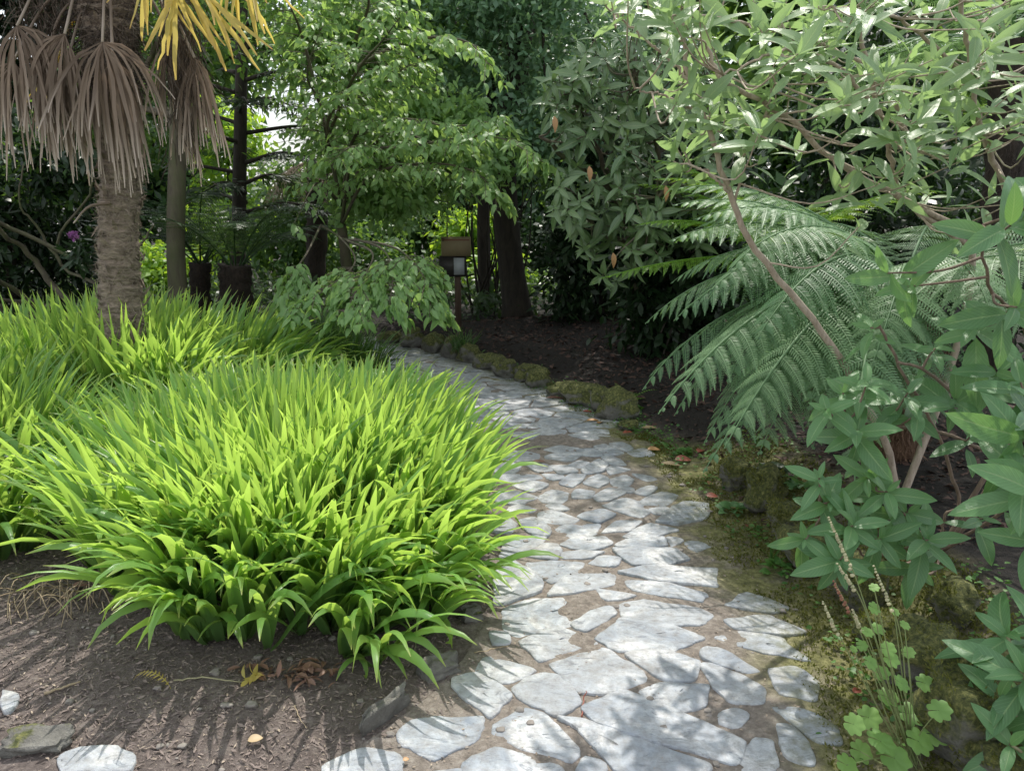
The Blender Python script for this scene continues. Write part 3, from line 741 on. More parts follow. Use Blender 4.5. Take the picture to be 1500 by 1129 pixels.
for i in range(240):   # old leaf bases: short flaps pressed round the trunk
    t = .02 + .93 * i / 240; k = t * (TK - 1); c = np.array([np.interp(k, np.arange(TK), tc[:, a]) for a in range(3)]); rr = np.interp(k, np.arange(TK), tr_r)
    a = i * 2.399 + U(-.2, .2); o = np.array([math.cos(a), math.sin(a), 0]); sd_ = np.array([-o[1], o[0], 0])
    leaves(m, [c + o * rr * 1.0], [o * U(.1, .4) + sd_ * RS.normal(0, .35) + [0, 0, U(.5, 1) * (1 if RS.rand() < .75 else -1)]], [o + [0, 0, -.2]], U(.05, .12), U(.02, .045), U(-.3, .5), RS.rand(), 5, 'blade', .5)
m.build('trunk', MAT['palmbark'], palm)
m = M(); n = 9000; k = U(0, TK - 1.1, n); a = U(0, 6.28, n)
c = np.stack([np.interp(k, np.arange(TK), tc[:, j]) for j in range(3)], 1); rr = np.interp(k, np.arange(TK), tr_r)
o = np.column_stack([np.cos(a), np.sin(a), a * 0])
d = o * U(.0, .28, n)[:, None] + np.column_stack([-np.sin(a), np.cos(a), a * 0]) * RS.normal(0, .8, n)[:, None] + np.array([0, 0, 1]) * RS.normal(-.1, .6, n)[:, None]
leaves(m, c + o * (rr * .97)[:, None], d, o, U(.03, .09, n), .0028, U(-1, 1, n), RS.rand(n), 4, 'blade', 0, 2)
m.build('trunk_fibre', MAT['fibre'], palm)

def fan(m, hub, axis, normal, L, spread, nseg, droop, W=.03, rnd=.5, join=.38, K=12, jag=.3):
    axis = nrm(axis); normal = np.array(normal, float); normal = nrm(normal - axis * np.dot(normal, axis)); side = np.cross(axis, normal)
    th = np.linspace(-spread, spread, nseg) + RS.normal(0, .05, nseg)
    d = axis[None] * np.cos(th)[:, None] + side[None] * np.sin(th)[:, None]
    LL = L * (1 - .25 * np.abs(th / max(spread, .01)) ** 2) * U(1 - jag, 1 + jag, nseg)
    s = np.linspace(0, 1, K); g = (droop * np.maximum(0, s - .16) ** 1.35)[None] * U(.35, 1.9, nseg)[:, None]
    D = d[:, None] * np.ones((1, K, 1)); D = D + np.array([0, 0, -1.]) * g[..., None] + RS.normal(0, .5, (nseg, 1, 3)) * s[None, :, None] * min(1, droop) + RS.normal(0, .10, (nseg, K, 3))
    D = nrm(D)
    C = hub + np.concatenate([np.zeros((nseg, 1, 3)), np.cumsum(D[:, 1:], 1)], 1) * (LL / (K - 1))[:, None, None]
    Wd = nrm(np.cross(D, normal[None, None] + 0 * D)); Wd[...] = nrm(Wd + RS.normal(0, .25, (nseg, 1, 3)) * s[None, :, None])
    Nn = np.cross(Wd, D)
    full = s[None] * LL[:, None] * (2 * spread / nseg) * .62
    hw = np.minimum(full, W / 2 * U(.5, 1.5, nseg, 1)) * np.where(s[None] > join, 1 - (np.maximum(0, s[None] - join) / (1 - join)) ** 1.5 * .85, 1) + .0012
    ribbons(m, C, Wd, Nn, hw, .55, np.clip(rnd + U(-.3, .3, nseg), 0, 1), 3)
def dead_fan(px, py, dY, top, L, spread, nseg, ax=(0, -.3, -1), mat='deadfan', name='dead_frond', droop=1.6, W=.026, nrmv=(0, -1, .2), rnd=.4):
    m = M(); hub = P(px, py, PY + dY); fan(m, hub, ax, nrmv, L, spread, nseg, droop, W, rnd)
    t0 = P(*top, PY + dY * .3); mid = (t0 + hub) / 2 + [0, 0, .10]
    tube(m, curve([t0, mid, hub], 10), .009, 6, rnd=rnd)
    return m.build(name, MAT[mat], palm)
D3 = math.radians
dead_fan(25, 38, -.28, (110, -60), 0.73, 1.1, 28, (.35, -.2, -1), droop=7.0, W=.019)
dead_fan(20, 90, -.15, (120, -30), 0.63, 0.85, 28, (-.3, -.1, -1), droop=6.4, W=.019)
dead_fan(95, 50, -.30, (140, -50), 0.70, 0.9, 26, (-.5, -.1, -1), droop=7.7, W=.019)
dead_fan(95, 105, -.22, (150, -20), 0.55, 0.77, 26, (.0, -.2, -1), droop=7.0, W=.019)
dead_fan(150, 62, -.42, (165, -90), 0.74, 1.2, 30, (.25, -.15, -1), droop=7.4, W=.019)
dead_fan(165, 90, -.36, (165, -40), 0.68, 0.85, 30, (.15, -.2, -1), droop=7.4, W=.019)
dead_fan(120, 85, -.12, (160, -40), 0.67, 0.77, 26, (-.1, 0, -1), droop=7.7, W=.019)
dead_fan(255, 50, -.12, (190, -60), 0.63, 0.77, 30, (.10, -.1, -1), droop=7.7, W=.019)
dead_fan(285, 85, -.2, (200, -50), 0.64, 0.68, 34, (.02, -.1, -1), droop=8.3, W=.019)
dead_fan(270, 130, -.1, (210, -20), 0.46, 0.59, 26, (.18, -.1, -1), droop=7.7, W=.019)
dead_fan(262, -50, -.42, (190, -110), .60, .75, 22, (.50, -.2, -1), 'goldfan', 'yellow_frond', droop=1.2, W=.036, nrmv=(.5, -1, .1))
dead_fan(235, -75, -.3, (190, -120), .52, .8, 20, (.0, -.3, -1), 'goldfan', 'yellow_frond', droop=1.0, W=.034, nrmv=(0, -1, .1))
dead_fan(345, -70, -.2, (200, -120), .46, .9, 20, (.35, -.2, -1), 'goldfan', 'yellow_frond', droop=1.2, W=.034, nrmv=(0, -1, .3))
dead_fan(75, 120, .15, (140, 0), .30, .7, 12, (-.5, 0, -1), 'goldfan', 'yellow_frond', droop=.5, W=.03)
dead_fan(60, 110, -.2, (120, -10), .50, .8, 18, (.4, -.2, -1), droop=3.5, W=.018)
# dark fibrous flower remains hanging between trunk and right skirt
m = M(); n = 900
c = P(268, 95, PY - .15) + RS.normal(0, 1, (n, 3)) * [.07, .06, .22]
leaves(m, c, RS.normal(0, .3, (n, 3)) + [.1, 0, -1], RS.normal(0, 1, (n, 3)), U(.08, .2, n), .006, .5, RS.rand(n), 4, 'blade', 0, 2)
c = P(85, 20, PY - .0) + RS.normal(0, 1, (n, 3)) * [.16, .08, .12]
leaves(m, c, RS.normal(0, .5, (n, 3)) + [0, 0, -1], RS.normal(0, 1, (n, 3)), U(.08, .2, n), .006, .5, RS.rand(n), 4, 'blade', 0, 2)
n = 3500; c = np.stack([np.interp(U(150, 200, n), np.arange(TK), tc[:, j]) for j in range(3)], 1); a = U(0, 6.28, n); o = np.column_stack([np.cos(a), np.sin(a), a * 0])
leaves(m, c + o * .165, RS.normal(0, .45, (n, 3)) + [0, 0, -.6], o, U(.06, .16, n), .006, U(-1, 1, n), RS.rand(n), 4, 'blade', 0, 2)
m.build('fruit_stalks', MAT['fibredk'], palm)
for i in [0, 1, 2, 3, 4, 6, 7, 9, 11, 12, 14]:   # living crown above
    a = i * 2.399; el = lerp(1.2, .1, i / 15); hub0 = tc[-1] + np.array([0, 0, .1]); ax = np.array([math.cos(a) * math.cos(el), math.sin(a) * math.cos(el), math.sin(el)])
    if ax[1] < -.1 and el < .7: ax[2] += .35
    m = M(); hub = hub0 + ax * .75; tube(m, [hub0, hub0 + ax * .4 + [0, 0, .03], hub], .011, 6)
    fan(m, hub, ax, (0, 0, 1) if abs(ax[2]) < .8 else (ax[0], ax[1], -.3), .62, 1.7, 30, .5, .045, .4)
    m.build('green_frond', MAT['greenfan'], palm)
m = M()   # curled dry strips on the trunk
tube(m, curve([P(160, 298, PY - .15), P(130, 303, PY - .25), P(108, 327, PY - .25)], 8), np.linspace(.012, .005, 8), 5)
m.build('dry_strip', MAT['deadfan'], palm)

# ================================================================== TREE HELPERS
def trunk_tree(name, label, cat, base, top, r0, r1, blobs, n, L, W, leafm, barkm='bark', limbs=8, per=9, spread=.25, down=.35, K=3, group=None, lean=0, wob=.08, shell=.45, prof='ell', across=2, hang=0, loc=None):
    b = np.array(base, float); t = np.array(top, float)
    th = thing(name, label, cat, b, group)
    cv = curve([b - [0, 0, .1], lerp(b, t, .33) + RS.normal(0, wob, 3) * [1, 1, 0], lerp(b, t, .66) + RS.normal(0, wob, 3) * [1, 1, 0], t], 18)
    m = M(); rr = np.linspace(r0, r1, 18); rr[:3] *= [1.4, 1.15, 1.03]
    tube(m, cv, rr, 14, rough=.05)
    for i in range(limbs):
        bl = blobs[i % len(blobs)]; k = RS.randint(8, 18); e = np.array(bl[0]) + RS.normal(0, .45, 3) * np.array(bl[1])
        s = cv[k]; tube(m, curve([s, lerp(s, e, .45) + RS.normal(0, .12, 3) + [0, 0, .15], e], 12), np.linspace(rr[k] * .5, .008, 12), 7, rough=.05)
    m.build('trunk', MAT[barkm], th)
    m = M(); blob_leaves(m, blobs, n, L, W, per, spread, down, K, across, prof, shell, hang=hang)
    m.build('crown', MAT[leafm], th)
    return th
def E(px, py, Y, rx, ry, rz, w=1.0): return (P(px, py, Y), (rx, ry, rz), w)
def gp(px, Y):
    p = P(px, 500, Y); return np.array([p[0], Y, float(hgt(p[0], Y))])

# ---- far backdrop: trees and shrubs at 15-22 m
bd = [(-180,18,'dense dark evergreen at the far left behind the bare branches','darkleaf'),
      (60,20,'dark tree filling the gap left of the palm skirt','darkleaf'),
      (290,21,'mid green tree far behind the mossy trunk, left of the sky gap','farleaf'),
      (560,20,'mid green tree far behind the hanging ovate leaves','farleaf'),
      (760,22,'bluish green tree at the top centre behind the slender sprays','farblue'),
      (980,19,'dark evergreen behind the glossy rhododendron','farblue'),
      (1230,13,'green tree behind the pale leaved shrub at upper right','farleaf'),
      (1520,16,'leafy tree at the far upper right edge','farleaf')]
for i, (px, Y_, lab, mt) in enumerate(bd):
    b = gp(px, Y_); k = Y_ / 1130
    bl = [E(px, 130, Y_, 2.4, 1.2, 2.0), E(px - 70, 260, Y_ - .5, 1.6, 1.0, 1.6), E(px + 70, 290, Y_ - .3, 1.7, 1.0, 1.6), E(px, -40, Y_ + .3, 2.2, 1.2, 1.4)]
    if px == 290: bl = [E(305, 60, Y_, 2.0, 1.2, 1.6), E(250, 130, Y_, 2.1, 1.2, 2.4), E(220, 260, Y_, 1.6, 1, 1.6), E(330, 330, Y_, 1.5, 1, 1.2)]
    if px == 560: bl = [E(590, 130, Y_, 1.9, 1.2, 2.4), E(520, 330, Y_, 1.4, 1, 1.0), E(600, 290, Y_, 1.6, 1, 1.6)]
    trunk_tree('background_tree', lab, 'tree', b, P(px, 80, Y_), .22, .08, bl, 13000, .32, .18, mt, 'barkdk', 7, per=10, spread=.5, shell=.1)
# sunlit shrubs glimpsed low between trunks
for px, py, Y_, r, mt, lab in [(228, 410, 12, .55, 'bright', 'sunlit green shrub glimpsed between palm trunk and mossy trunk'),
      (690, 345, 15, .5, 'bright', 'sunlit yellow-green shrub glimpsed beside the signpost'),
      (735, 412, 13.5, .45, 'bright', 'bright low shrub glimpsed left of the dark central trunk'),
      (330, 200, 15, .7, 'bright', 'sunlit yellow-green foliage seen through the dark conifer boughs'),
      (520, 360, 15, 1.3, 'farleaf', 'mid green shrub behind the low hanging branch'),
      (430, 300, 13.5, .85, 'farleaf', 'leafy shrub rising under the sky gap between conifer and layered tree'),
      (810, 360, 15, .8, 'darkleaf', 'dark shrub right of the central trunk')]:
    b = gp(px, Y_); c = P(px, py, Y_); h = c[2] - b[2]
    trunk_tree('background_shrub', lab, 'shrub', b, c, .05, .03, [((c + [0, 0, 0]), (r * 1.2, r, r), 1), ((b + c) / 2, ) + ((r, r * .8, h * .5), .7)] if 0 else [(c, (r * 1.2, r, r), 1), ((b + c) / 2, (r, r * .8, h * .5), .7)], 3000, .16, .09, mt, 'barkdk', 4, spread=.25, shell=.2)

m = M(); q = []
while len(q) < 900:
    x, y = U(-9, 5), U(7.6, 16)
    if y < 9.6 and x > xl(min(y, 9.2)) - .4: continue
    q.append((x, y))
for x, y in q:
    k = 16; z = float(hgt(x, y)); p_ = np.array([x, y, z]) + RS.normal(0, 1, (k, 3)) * [.14, .14, 0] + [0, 0, 1] * U(.02, .38, k)[:, None]
    leaves(m, p_, RS.normal(0, .8, (k, 3)) + [0, 0, .3], RS.normal(0, .5, (k, 3)) + [0, 0, 1], U(.08, .2, k), U(.03, .07, k), .8, np.clip(RS.rand() * .6 + U(0, .4, k), 0, 1), 4, 'lan', .3, 2)
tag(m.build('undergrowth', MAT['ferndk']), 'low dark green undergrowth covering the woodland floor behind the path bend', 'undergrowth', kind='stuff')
# ---- dark laurel masses that close the view low down (0.1 - 2.5 m)
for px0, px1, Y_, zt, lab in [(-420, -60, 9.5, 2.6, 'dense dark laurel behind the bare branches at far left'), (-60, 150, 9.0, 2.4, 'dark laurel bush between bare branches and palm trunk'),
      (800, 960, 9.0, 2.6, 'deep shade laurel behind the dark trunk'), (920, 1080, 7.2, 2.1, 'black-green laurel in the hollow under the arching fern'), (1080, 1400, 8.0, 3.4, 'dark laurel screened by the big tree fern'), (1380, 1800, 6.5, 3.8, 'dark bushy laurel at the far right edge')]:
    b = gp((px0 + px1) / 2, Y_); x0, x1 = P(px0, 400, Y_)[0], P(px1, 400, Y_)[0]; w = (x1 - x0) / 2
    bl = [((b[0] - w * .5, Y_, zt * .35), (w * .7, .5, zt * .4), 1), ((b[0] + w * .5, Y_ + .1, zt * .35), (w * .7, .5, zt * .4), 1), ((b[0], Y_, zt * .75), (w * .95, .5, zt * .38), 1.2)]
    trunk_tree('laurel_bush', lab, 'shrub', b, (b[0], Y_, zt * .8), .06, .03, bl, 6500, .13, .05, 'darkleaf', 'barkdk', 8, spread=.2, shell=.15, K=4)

# ---- mossy trunk behind the palm
trunk_tree('slender_tree', 'slim mossy trunked tree standing just right of the palm', 'tree', gp(262, 7.6), P(245, -60, 7.6), .095, .07,
    [E(300, -70, 7.6, 1.0, .9, .45), E(200, 170, 8.6, .9, .7, .55, .8), E(80, 230, 8.2, 1.0, .6, .45, .7), E(230, 60, 8.4, .8, .7, .5, .7)], 7000, .10, .055, 'farleaf', 'bark', 9, spread=.2)
# ---- conifer with level boughs
cf = thing('conifer', 'dark conifer with level sweeping boughs left of the sky gap', 'conifer tree', gp(350, 10.5))
m = M(); tube(m, curve([gp(350, 10.5), P(352, 200, 10.5), P(356, -120, 10.5)], 14), np.linspace(.105, .06, 14), 10, rough=.06)
mc = M()
for i in range(34):
    z = lerp(1.5, 5.6, i / 33); a = i * 2.399 + U(-.2, .2); L = U(.9, 1.7) * (1.1 - .08 * i / 33)
    s = np.array([P(353, 200, 10.5)[0], 10.5, z]); h = np.array([math.cos(a), math.sin(a) * .8, 0])
    cvv = curve([s, s + h * L * .5 + [0, 0, .12], s + h * L + [0, 0, -.02]], 14); tube(m, cvv, np.linspace(.032, .006, 14), 6)
    k = 260; t = U(3, 13, k); c = np.stack([np.interp(t, np.arange(14), cvv[:, j]) for j in range(3)], 1)
    sd = np.array([-h[1], h[0], 0]); dd = h * .6 + sd[None] * np.sign(RS.normal(0, 1, (k, 1))) * U(.4, 1.1, k)[:, None] + RS.normal(0, .12, (k, 3)) + [0, 0, -.12]
    leaves(mc, c + nrm(dd) * U(0, .25, k)[:, None], dd, RS.normal(0, .3, (k, 3)) + [0, 0, 1], U(.08, .22, k), U(.015, .035, k), .5, RS.rand(k), 3, 'lan', .2, 2)
m.build('trunk', MAT['barkdk'], cf); mc.build('needle_spray', MAT['conifer'], cf)

# ---- tree ferns in the shade behind the grassy leaves
def tree_fern(label, base, top, r, n, L, el, droop, lm, hw=.26, pairs=20, pin=12, azs=None, trunkm='fernbark', sag=.3, dead=0, group=None):
    t = thing('tree_fern', label, 'tree fern', base, group)
    m = M(); tube(m, curve([base - np.array([0, 0, .1]), (base + top) / 2 + RS.normal(0, .02, 3), top], 22), r * (1 + .03 * np.sin(np.arange(22) * 2.1)) * np.linspace(.95, 1.05, 22), 14, rough=.16)
    n2 = 1400; k = RS.rand(n2)[:, None]; a = U(0, 6.28, n2); o = np.column_stack([np.cos(a), np.sin(a), 0 * a])
    leaves(m, base + (top - base) * k + o * r * .9, o * .5 + RS.normal(0, .3, (n2, 3)) + [0, 0, -.5], o, U(.03, .09, n2), .006, .5, RS.rand(n2), 3, 'blade', 0, 2)
    m.build('trunk', MAT[trunkm], t)
    for i in range(n):
        a = (i * 2.399 if azs is None else azs[i % len(azs)]) + U(-.12, .12); e = U(*el)
        ml = M(); frond(ml, ml, top + np.array([math.cos(a), math.sin(a), 0]) * r * .5, a, e, L * U(.85, 1.12), U(*droop), hw * U(.9, 1.1), pairs, pin, sag, rnd=U(.15, .8), twist=RS.normal(0, .12))
        ml.build('frond', MAT[lm], t)
    for i in range(dead):
        a = i * 2.399 + U(-.3, .3); ml = M()
        frond(ml, ml, top + np.array([math.cos(a), math.sin(a), 0]) * r, a, -.3, L * .75, 1.3, hw * .6, 16, 9, .7, rnd=U(.1, .9), twist=RS.normal(0, .3)); ml.build('dead_frond', MAT['deadfern'], t)
    return t
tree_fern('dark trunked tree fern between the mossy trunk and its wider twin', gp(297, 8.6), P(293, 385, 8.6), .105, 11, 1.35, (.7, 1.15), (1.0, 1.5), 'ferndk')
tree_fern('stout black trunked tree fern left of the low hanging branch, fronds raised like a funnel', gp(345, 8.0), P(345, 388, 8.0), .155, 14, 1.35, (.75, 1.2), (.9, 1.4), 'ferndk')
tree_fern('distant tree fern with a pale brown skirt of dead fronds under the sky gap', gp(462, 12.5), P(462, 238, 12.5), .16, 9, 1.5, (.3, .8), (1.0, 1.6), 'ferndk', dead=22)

# ---- bare branched shrub with mauve flower, far left
t = thing('bare_branched_shrub', 'tangle of bare brown branches rising behind the leaves at far left, one mauve flower', 'shrub', gp(60, 7.2))
m = M()
for pts, r in [([(225,500),(190,420),(120,385),(20,335),(-60,300)], .03), ([(130,470),(80,420),(40,370),(-20,320)], .035), ([(215,480),(150,420),(90,390),(90,340),(130,290),(135,260)], .018), ([(60,480),(30,430),(-30,395),(-100,350)], .03), ([(135,440),(165,395),(205,360),(225,330)], .014),
               ([(120,480),(60,445),(-40,438)], .03), ([(20,470),(-10,440),(-60,425)], .03), ([(90,390),(60,340),(30,300),(35,240)], .014)]:
    cv = curve([P(a, b, 7.0 + .4 * math.sin(a * .02)) for a, b in pts], 18, .008); tube(m, cv, np.linspace(r, r * .5, 18), 8, rough=.06)
m.build('branch', MAT['bark'], t)
m = M(); blob_leaves(m, [E(0, 230, 7.6, 1.0, .5, .5), E(110, 250, 7.8, .6, .4, .35, .6), E(125, 370, 7.1, .16, .2, .12, .12), E(-80, 330, 7.6, .7, .4, .6)], 2600, .13, .045, 8, .12, K=4, shell=.2); m.build('foliage', MAT['darkleaf'], t)
m = M(); n = 40; leaves(m, P(107, 345, 6.9) + RS.normal(0, .012, (n, 3)), RS.normal(0, 1, (n, 3)), RS.normal(0, 1, (n, 3)), .045, .03, .5, RS.rand(n), 4, 'ova', .2); m.build('flower', MAT['mauve'], t)

# ================================================================== CENTRAL TREES
# big dark trunk
big = trunk_tree('broadleaf_tree', 'big tree with the straight dark trunk in the centre, beyond the edging stones', 'tree', gp(760, 9.6), P(757, -260, 9.6), .165, .12,
    [E(640, 40, 10.6, 1.7, .8, .6), E(770, 30, 10.8, 1.3, .8, .7), E(860, 90, 10.4, .8, .8, .6, .6), E(700, 130, 11, 1.0, .7, .5, .7), E(560, 0, 10.2, 1.2, .8, .5), E(760, 60, 8.9, 1.3, .4, .7, 1.3), E(700, -20, 8.9, 1.5, .4, .5), E(810, 190, 8.9, .6, .4, .4, .6), ((-1.3, 11.2, 5.6), (3.0, 1.7, .8), 1.3), ((2.1, 8.1, 5.6), (2.0, 1.7, .5), 1.5), ((.9, 10.0, 5.9), (2.2, 1.5, .5), .9)], 34000, .095, .055, 'farblue', 'barkdk', 16, spread=.25)  # last crown blobs sit out of view, added to cast shade on path and fern
tree2 = trunk_tree('broadleaf_tree', 'thinner dark leaning trunk seen just right of the signpost', 'tree', gp(712, 11), P(722, -40, 11), .10, .07,
    [E(680, 240, 11.5, .9, .5, .35), E(830, 250, 11.3, .8, .5, .5), E(780, 200, 11.3, .8, .6, .4), E(610, 300, 12, .6, .5, .3, .5)], 5500, .09, .05, 'farleaf', 'barkdk', 10, spread=.22)
m = M()
for i in range(16):
    a = P(U(655, 790), U(250, 290), U(9.8, 10.6)); b = P(U(690, 745), U(430, 470), 10.6); tube(m, curve([b, (a + b) / 2 + RS.normal(0, .1, 3), a], 10), np.linspace(.018, .005, 10), 5)
m.build('thin_stems', MAT['barkdk'], tree2)

# layered tree with hanging ovate leaves
dg = thing('layered_tree', 'light green tree with drooping layers of ovate leaves hanging over the path bend', 'tree', gp(520, 8.6))
mb = M(); mlf = M()
root = gp(520, 8.6); crotch = P(500, 330, 8.2)
tube(mb, curve([root, P(512, 420, 8.5), crotch], 12), np.linspace(.08, .05, 12), 10, rough=.05)
def spray(pts, n, w, L, hangz=.35, rb=.012, kmin=4):
    """a drooping branch that carries leaf pairs on short side twigs"""
    cv = curve(pts, 24); tube(mb, cv, np.linspace(rb, .002, 24), 6)
    for i in range(n):
        k = U(kmin, 23.4); c = np.array([np.interp(k, np.arange(24), cv[:, j]) for j in range(3)]); T = nrm(cv[min(23, int(k) + 1)] - cv[int(k)])
        sd = nrm(np.cross(T, [0, 0, 1.])) * random.choice((-1, 1)); ww = w * (1 - .55 * (k / 24) ** 3) * U(.3, 1.1)
        e = c + (sd * .9 + T * .5) * ww + np.array([0, 0, -.25 * ww * U(.2, 1.8)])
        tw = curve([c, (c + e) / 2 + [0, 0, .03], e], 7); tube(mb, tw, .0025, 4, cap=False)
        q = RS.randint(4, 8); tt = np.linspace(2, 6, q); pp = np.stack([np.interp(tt, np.arange(7), tw[:, j]) for j in range(3)], 1)
        dd = nrm(e - c)[None] * .5 + np.array([-nrm(e - c)[1], nrm(e - c)[0], 0])[None] * (np.where(np.arange(q) % 2, 1, -1) * U(.4, 1., q))[:, None] + np.array([0, 0, -1.]) * U(hangz * .5, hangz * 2.2, q)[:, None]
        leaves(mlf, pp, dd, RS.normal(0, .5, (q, 3)) + [0, -.35, 1], L * U(.55, 1.2, q), L * .50 * U(.8, 1.1, q), U(.1, 1.3, q), np.clip(U(0, .7) + U(0, .3, q), 0, 1), 6, 'ova', .3)
S = lambda pl: [P(*p) for p in pl]
# low branch
spray(S([(470,330,7.6),(500,350,6.8),(520,385,6.2),(475,425,5.9),(425,455,5.8)]), 60, .30, .105, kmin=12)
spray(S([(500,350,6.9),(545,370,6.2),(530,410,5.8),(500,465,5.6)]), 60, .32, .105, kmin=12)
spray(S([(500,350,6.9),(570,360,6.3),(610,390,5.9),(650,460,5.8)]), 60, .28, .105, kmin=12)
spray(S([(520,350,6.8),(560,365,6.2),(575,400,5.8),(570,450,5.6)]), 50, .28, .105, kmin=12)
spray(S([(470,330,7.4),(450,370,6.6),(430,400,6.3),(412,440,6.2)]), 16, .2, .12, kmin=12)
# upper layers
for pts, n, w in [([(500,330,8.2),(520,230,7.4),(600,215,6.8),(720,200,6.4),(800,240,6.2)], 80, .40), ([(500,330,8.2),(540,260,7.4),(620,240,6.9),(690,250,6.6),(735,290,6.5)], 60, .40),
                  ([(500,300,8.2),(520,200,7.6),(590,175,7.0),(660,185,6.7),(740,175,6.6)], 90, .45), ([(500,300,8.2),(480,180,7.6),(540,130,7.0),(600,95,6.6)], 90, .5),
                  ([(500,300,8.2),(470,160,7.6),(450,110,7.2),(470,40,7.0)], 60, .45), ([(480,200,7.8),(520,110,7.2),(560,60,6.8),(590,20,6.6)], 60, .5), ([(500,300,8.2),(560,200,7.4),(640,210,6.9),(700,215,6.7)], 46, .4),
                   ([(480,200,7.8),(450,80,7.6),(430,20,7.2),(400,-30,7)], 46, .5), ([(500,300,8.2),(560,240,7.6),(520,215,6.9),(480,240,6.6)], 46, .42),
                  ([(520,100,7.6),(600,60,7),(680,60,6.7),(720,100,6.6)], 30, .4), ([(520,60,7.6),(540,0,7.2),(500,-30,7)], 40, .5), ([(500,300,8.2),(470,270,7.6),(455,280,7.2),(430,330,7)], 12, .3)]:
    spray(S(pts), n, w, .10, rb=.02)
blob_leaves(mlf, [E(540, 60, 8.7, 1.1, .4, .55), E(620, 190, 8.4, .9, .4, .45), E(500, 215, 8.5, .38, .35, .5, .5), E(560, 290, 8.3, .6, .35, .25, .5), E(690, 240, 8.4, .6, .3, .3, .4), E(470, 60, 8.7, .4, .3, .5, .4)], 11000, .10, .055, 8, .18, .5, 5, prof='ova', shell=.1, hang=.5)
mb.build('branch', MAT['bark'], dg); mlf.build('foliage', MAT['dogwood'], dg)

# signpost
sg = thing('signpost', 'wooden post with a tan notice board above a dark panel, beyond the path bend', 'sign', gp(672, 8.9))
def boxm(m, c, sx, sy, sz, bev=.0):
    x, y, z = sx / 2, sy / 2, sz / 2
    v = np.array([[-x,-y,-z],[x,-y,-z],[x,y,-z],[-x,y,-z],[-x,-y,z],[x,-y,z],[x,y,z],[-x,y,z]]) + c
    m.add(v, [[0,3,2,1],[4,5,6,7],[0,1,5,4],[1,2,6,5],[2,3,7,6],[3,0,4,7]])
b = gp(672, 8.9); c = P(668, 361, 8.85)
m = M(); hz = P(672, 348, 8.9)[2]; boxm(m, ((b[0] * 1), 8.9, (b[2] - .1 + hz) / 2), .07, .045, hz - b[2] + .1); m.build('post', MAT['wood'], sg, smooth=False)
m = M(); boxm(m, c, .335, .022, .215); bo = m.build('board', MAT['board'], sg, smooth=False)
m = M(); boxm(m, c + [-.0, -.0125, .072], .30, .003, .010); m.build('red_stripe', MAT['redline'], bo, smooth=False)
m = M(); a = np.linspace(0, 2 * PI, 14); tube(m, (c + [-.145, -.014, .075]) + np.column_stack([np.cos(a) * .013, 0 * a, np.sin(a) * .013]), .003, 5); m.build('ring_mark', MAT['boarddk'], bo)
c2 = P(663, 390, 8.87); m = M(); boxm(m, c2, .30, .02, .235); pn = m.build('dark_panel', MAT['boarddk'], sg, smooth=False)
m = M(); boxm(m, c2 + [.075, -.0125, .0], .12, .003, .19); m.build('paper', MAT['paper'], pn, smooth=False)

# ================================================================== RHODODENDRON (glossy whorls)
rh = thing('rhododendron', 'dark rhododendron with glossy drooping leaf whorls and a few orange leaves, right of centre', 'shrub', gp(930, 7.4))
mb = M(); ml = M(); nodes = []
for pts in [[(940,520,7.4),(930,400,7.3),(900,280,7.0),(860,190,6.6),(830,120,6.4)], [(930,400,7.3),(960,300,7.0),(960,200,6.6),(930,110,6.2)], [(940,480,7.4),(1000,360,7.0),(1040,240,6.5),(1010,130,6.2)], [(920,360,7.2),(870,330,6.8),(850,290,6.5)], [(900,280,7.),(840,240,6.6),(790,200,6.3)], [(960,300,7.),(980,260,6.4),(950,330,6.2)]]:
    cv = curve(S(pts), 18, .01); tube(mb, cv, np.linspace(.035, .012, 18), 8); nodes += list(cv[5:])
nodes = np.array(nodes)
def pt_in(px_poly, Y0, Y1):
    xs_ = [p[0] for p in px_poly]; ys_ = [p[1] for p in px_poly]
    while 1:
        x, y = U(min(xs_), max(xs_)), U(min(ys_), max(ys_))
        if inpoly(x, y, px_poly): return P(x, y, U(Y0, Y1))
reg = [(790,140),(880,40),(1000,0),(1080,120),(1080,300),(1000,400),(950,385),(900,415),(850,395),(840,330),(800,300),(830,230)]
def connect(mb, nodes, tip, r0=.008, r1=.003, sagz=.0, pale=None):
    dd = np.linalg.norm(nodes - tip, axis=1) + np.maximum(0, nodes[:, 2] - tip[2]) * .6; k = int(np.argmin(dd)); s = nodes[k]
    L = np.linalg.norm(tip - s); mid = (s + tip) / 2 + RS.normal(0, .08 * L, 3) + [0, 0, -.12 * L]
    cv = curve([s, mid, tip], 9); tube(mb, cv, np.linspace(r0, r1, 9), 6, cap=False); return nrm(cv[-1] - cv[-3])
for i in range(260):
    tip = pt_in(reg, 6.0, 7.0); s = connect(mb, nodes, tip)
    s = nrm(s + nrm([U(-.6, .3), -.7, U(-.1, .8)]) * 1.0)
    whorl(ml, tip, s, RS.randint(6, 10), .17, .05, .5, (.9, 1.9), 6, 'lan', .35)
mb.build('branch', MAT['bark'], rh); ml.build('foliage', MAT['rhodo'], rh)
for px, py in [(863,243),(898,370),(975,272),(812,170)]:
    m = M(); leaves(m, [P(px, py, 5.9)], [(.1, -.2, -1)], [(.3, -1, 0)], .12, .045, .5, .5, 6, 'lan', .3)
    m.build('orange_leaf', MAT['orleaf'], rh)

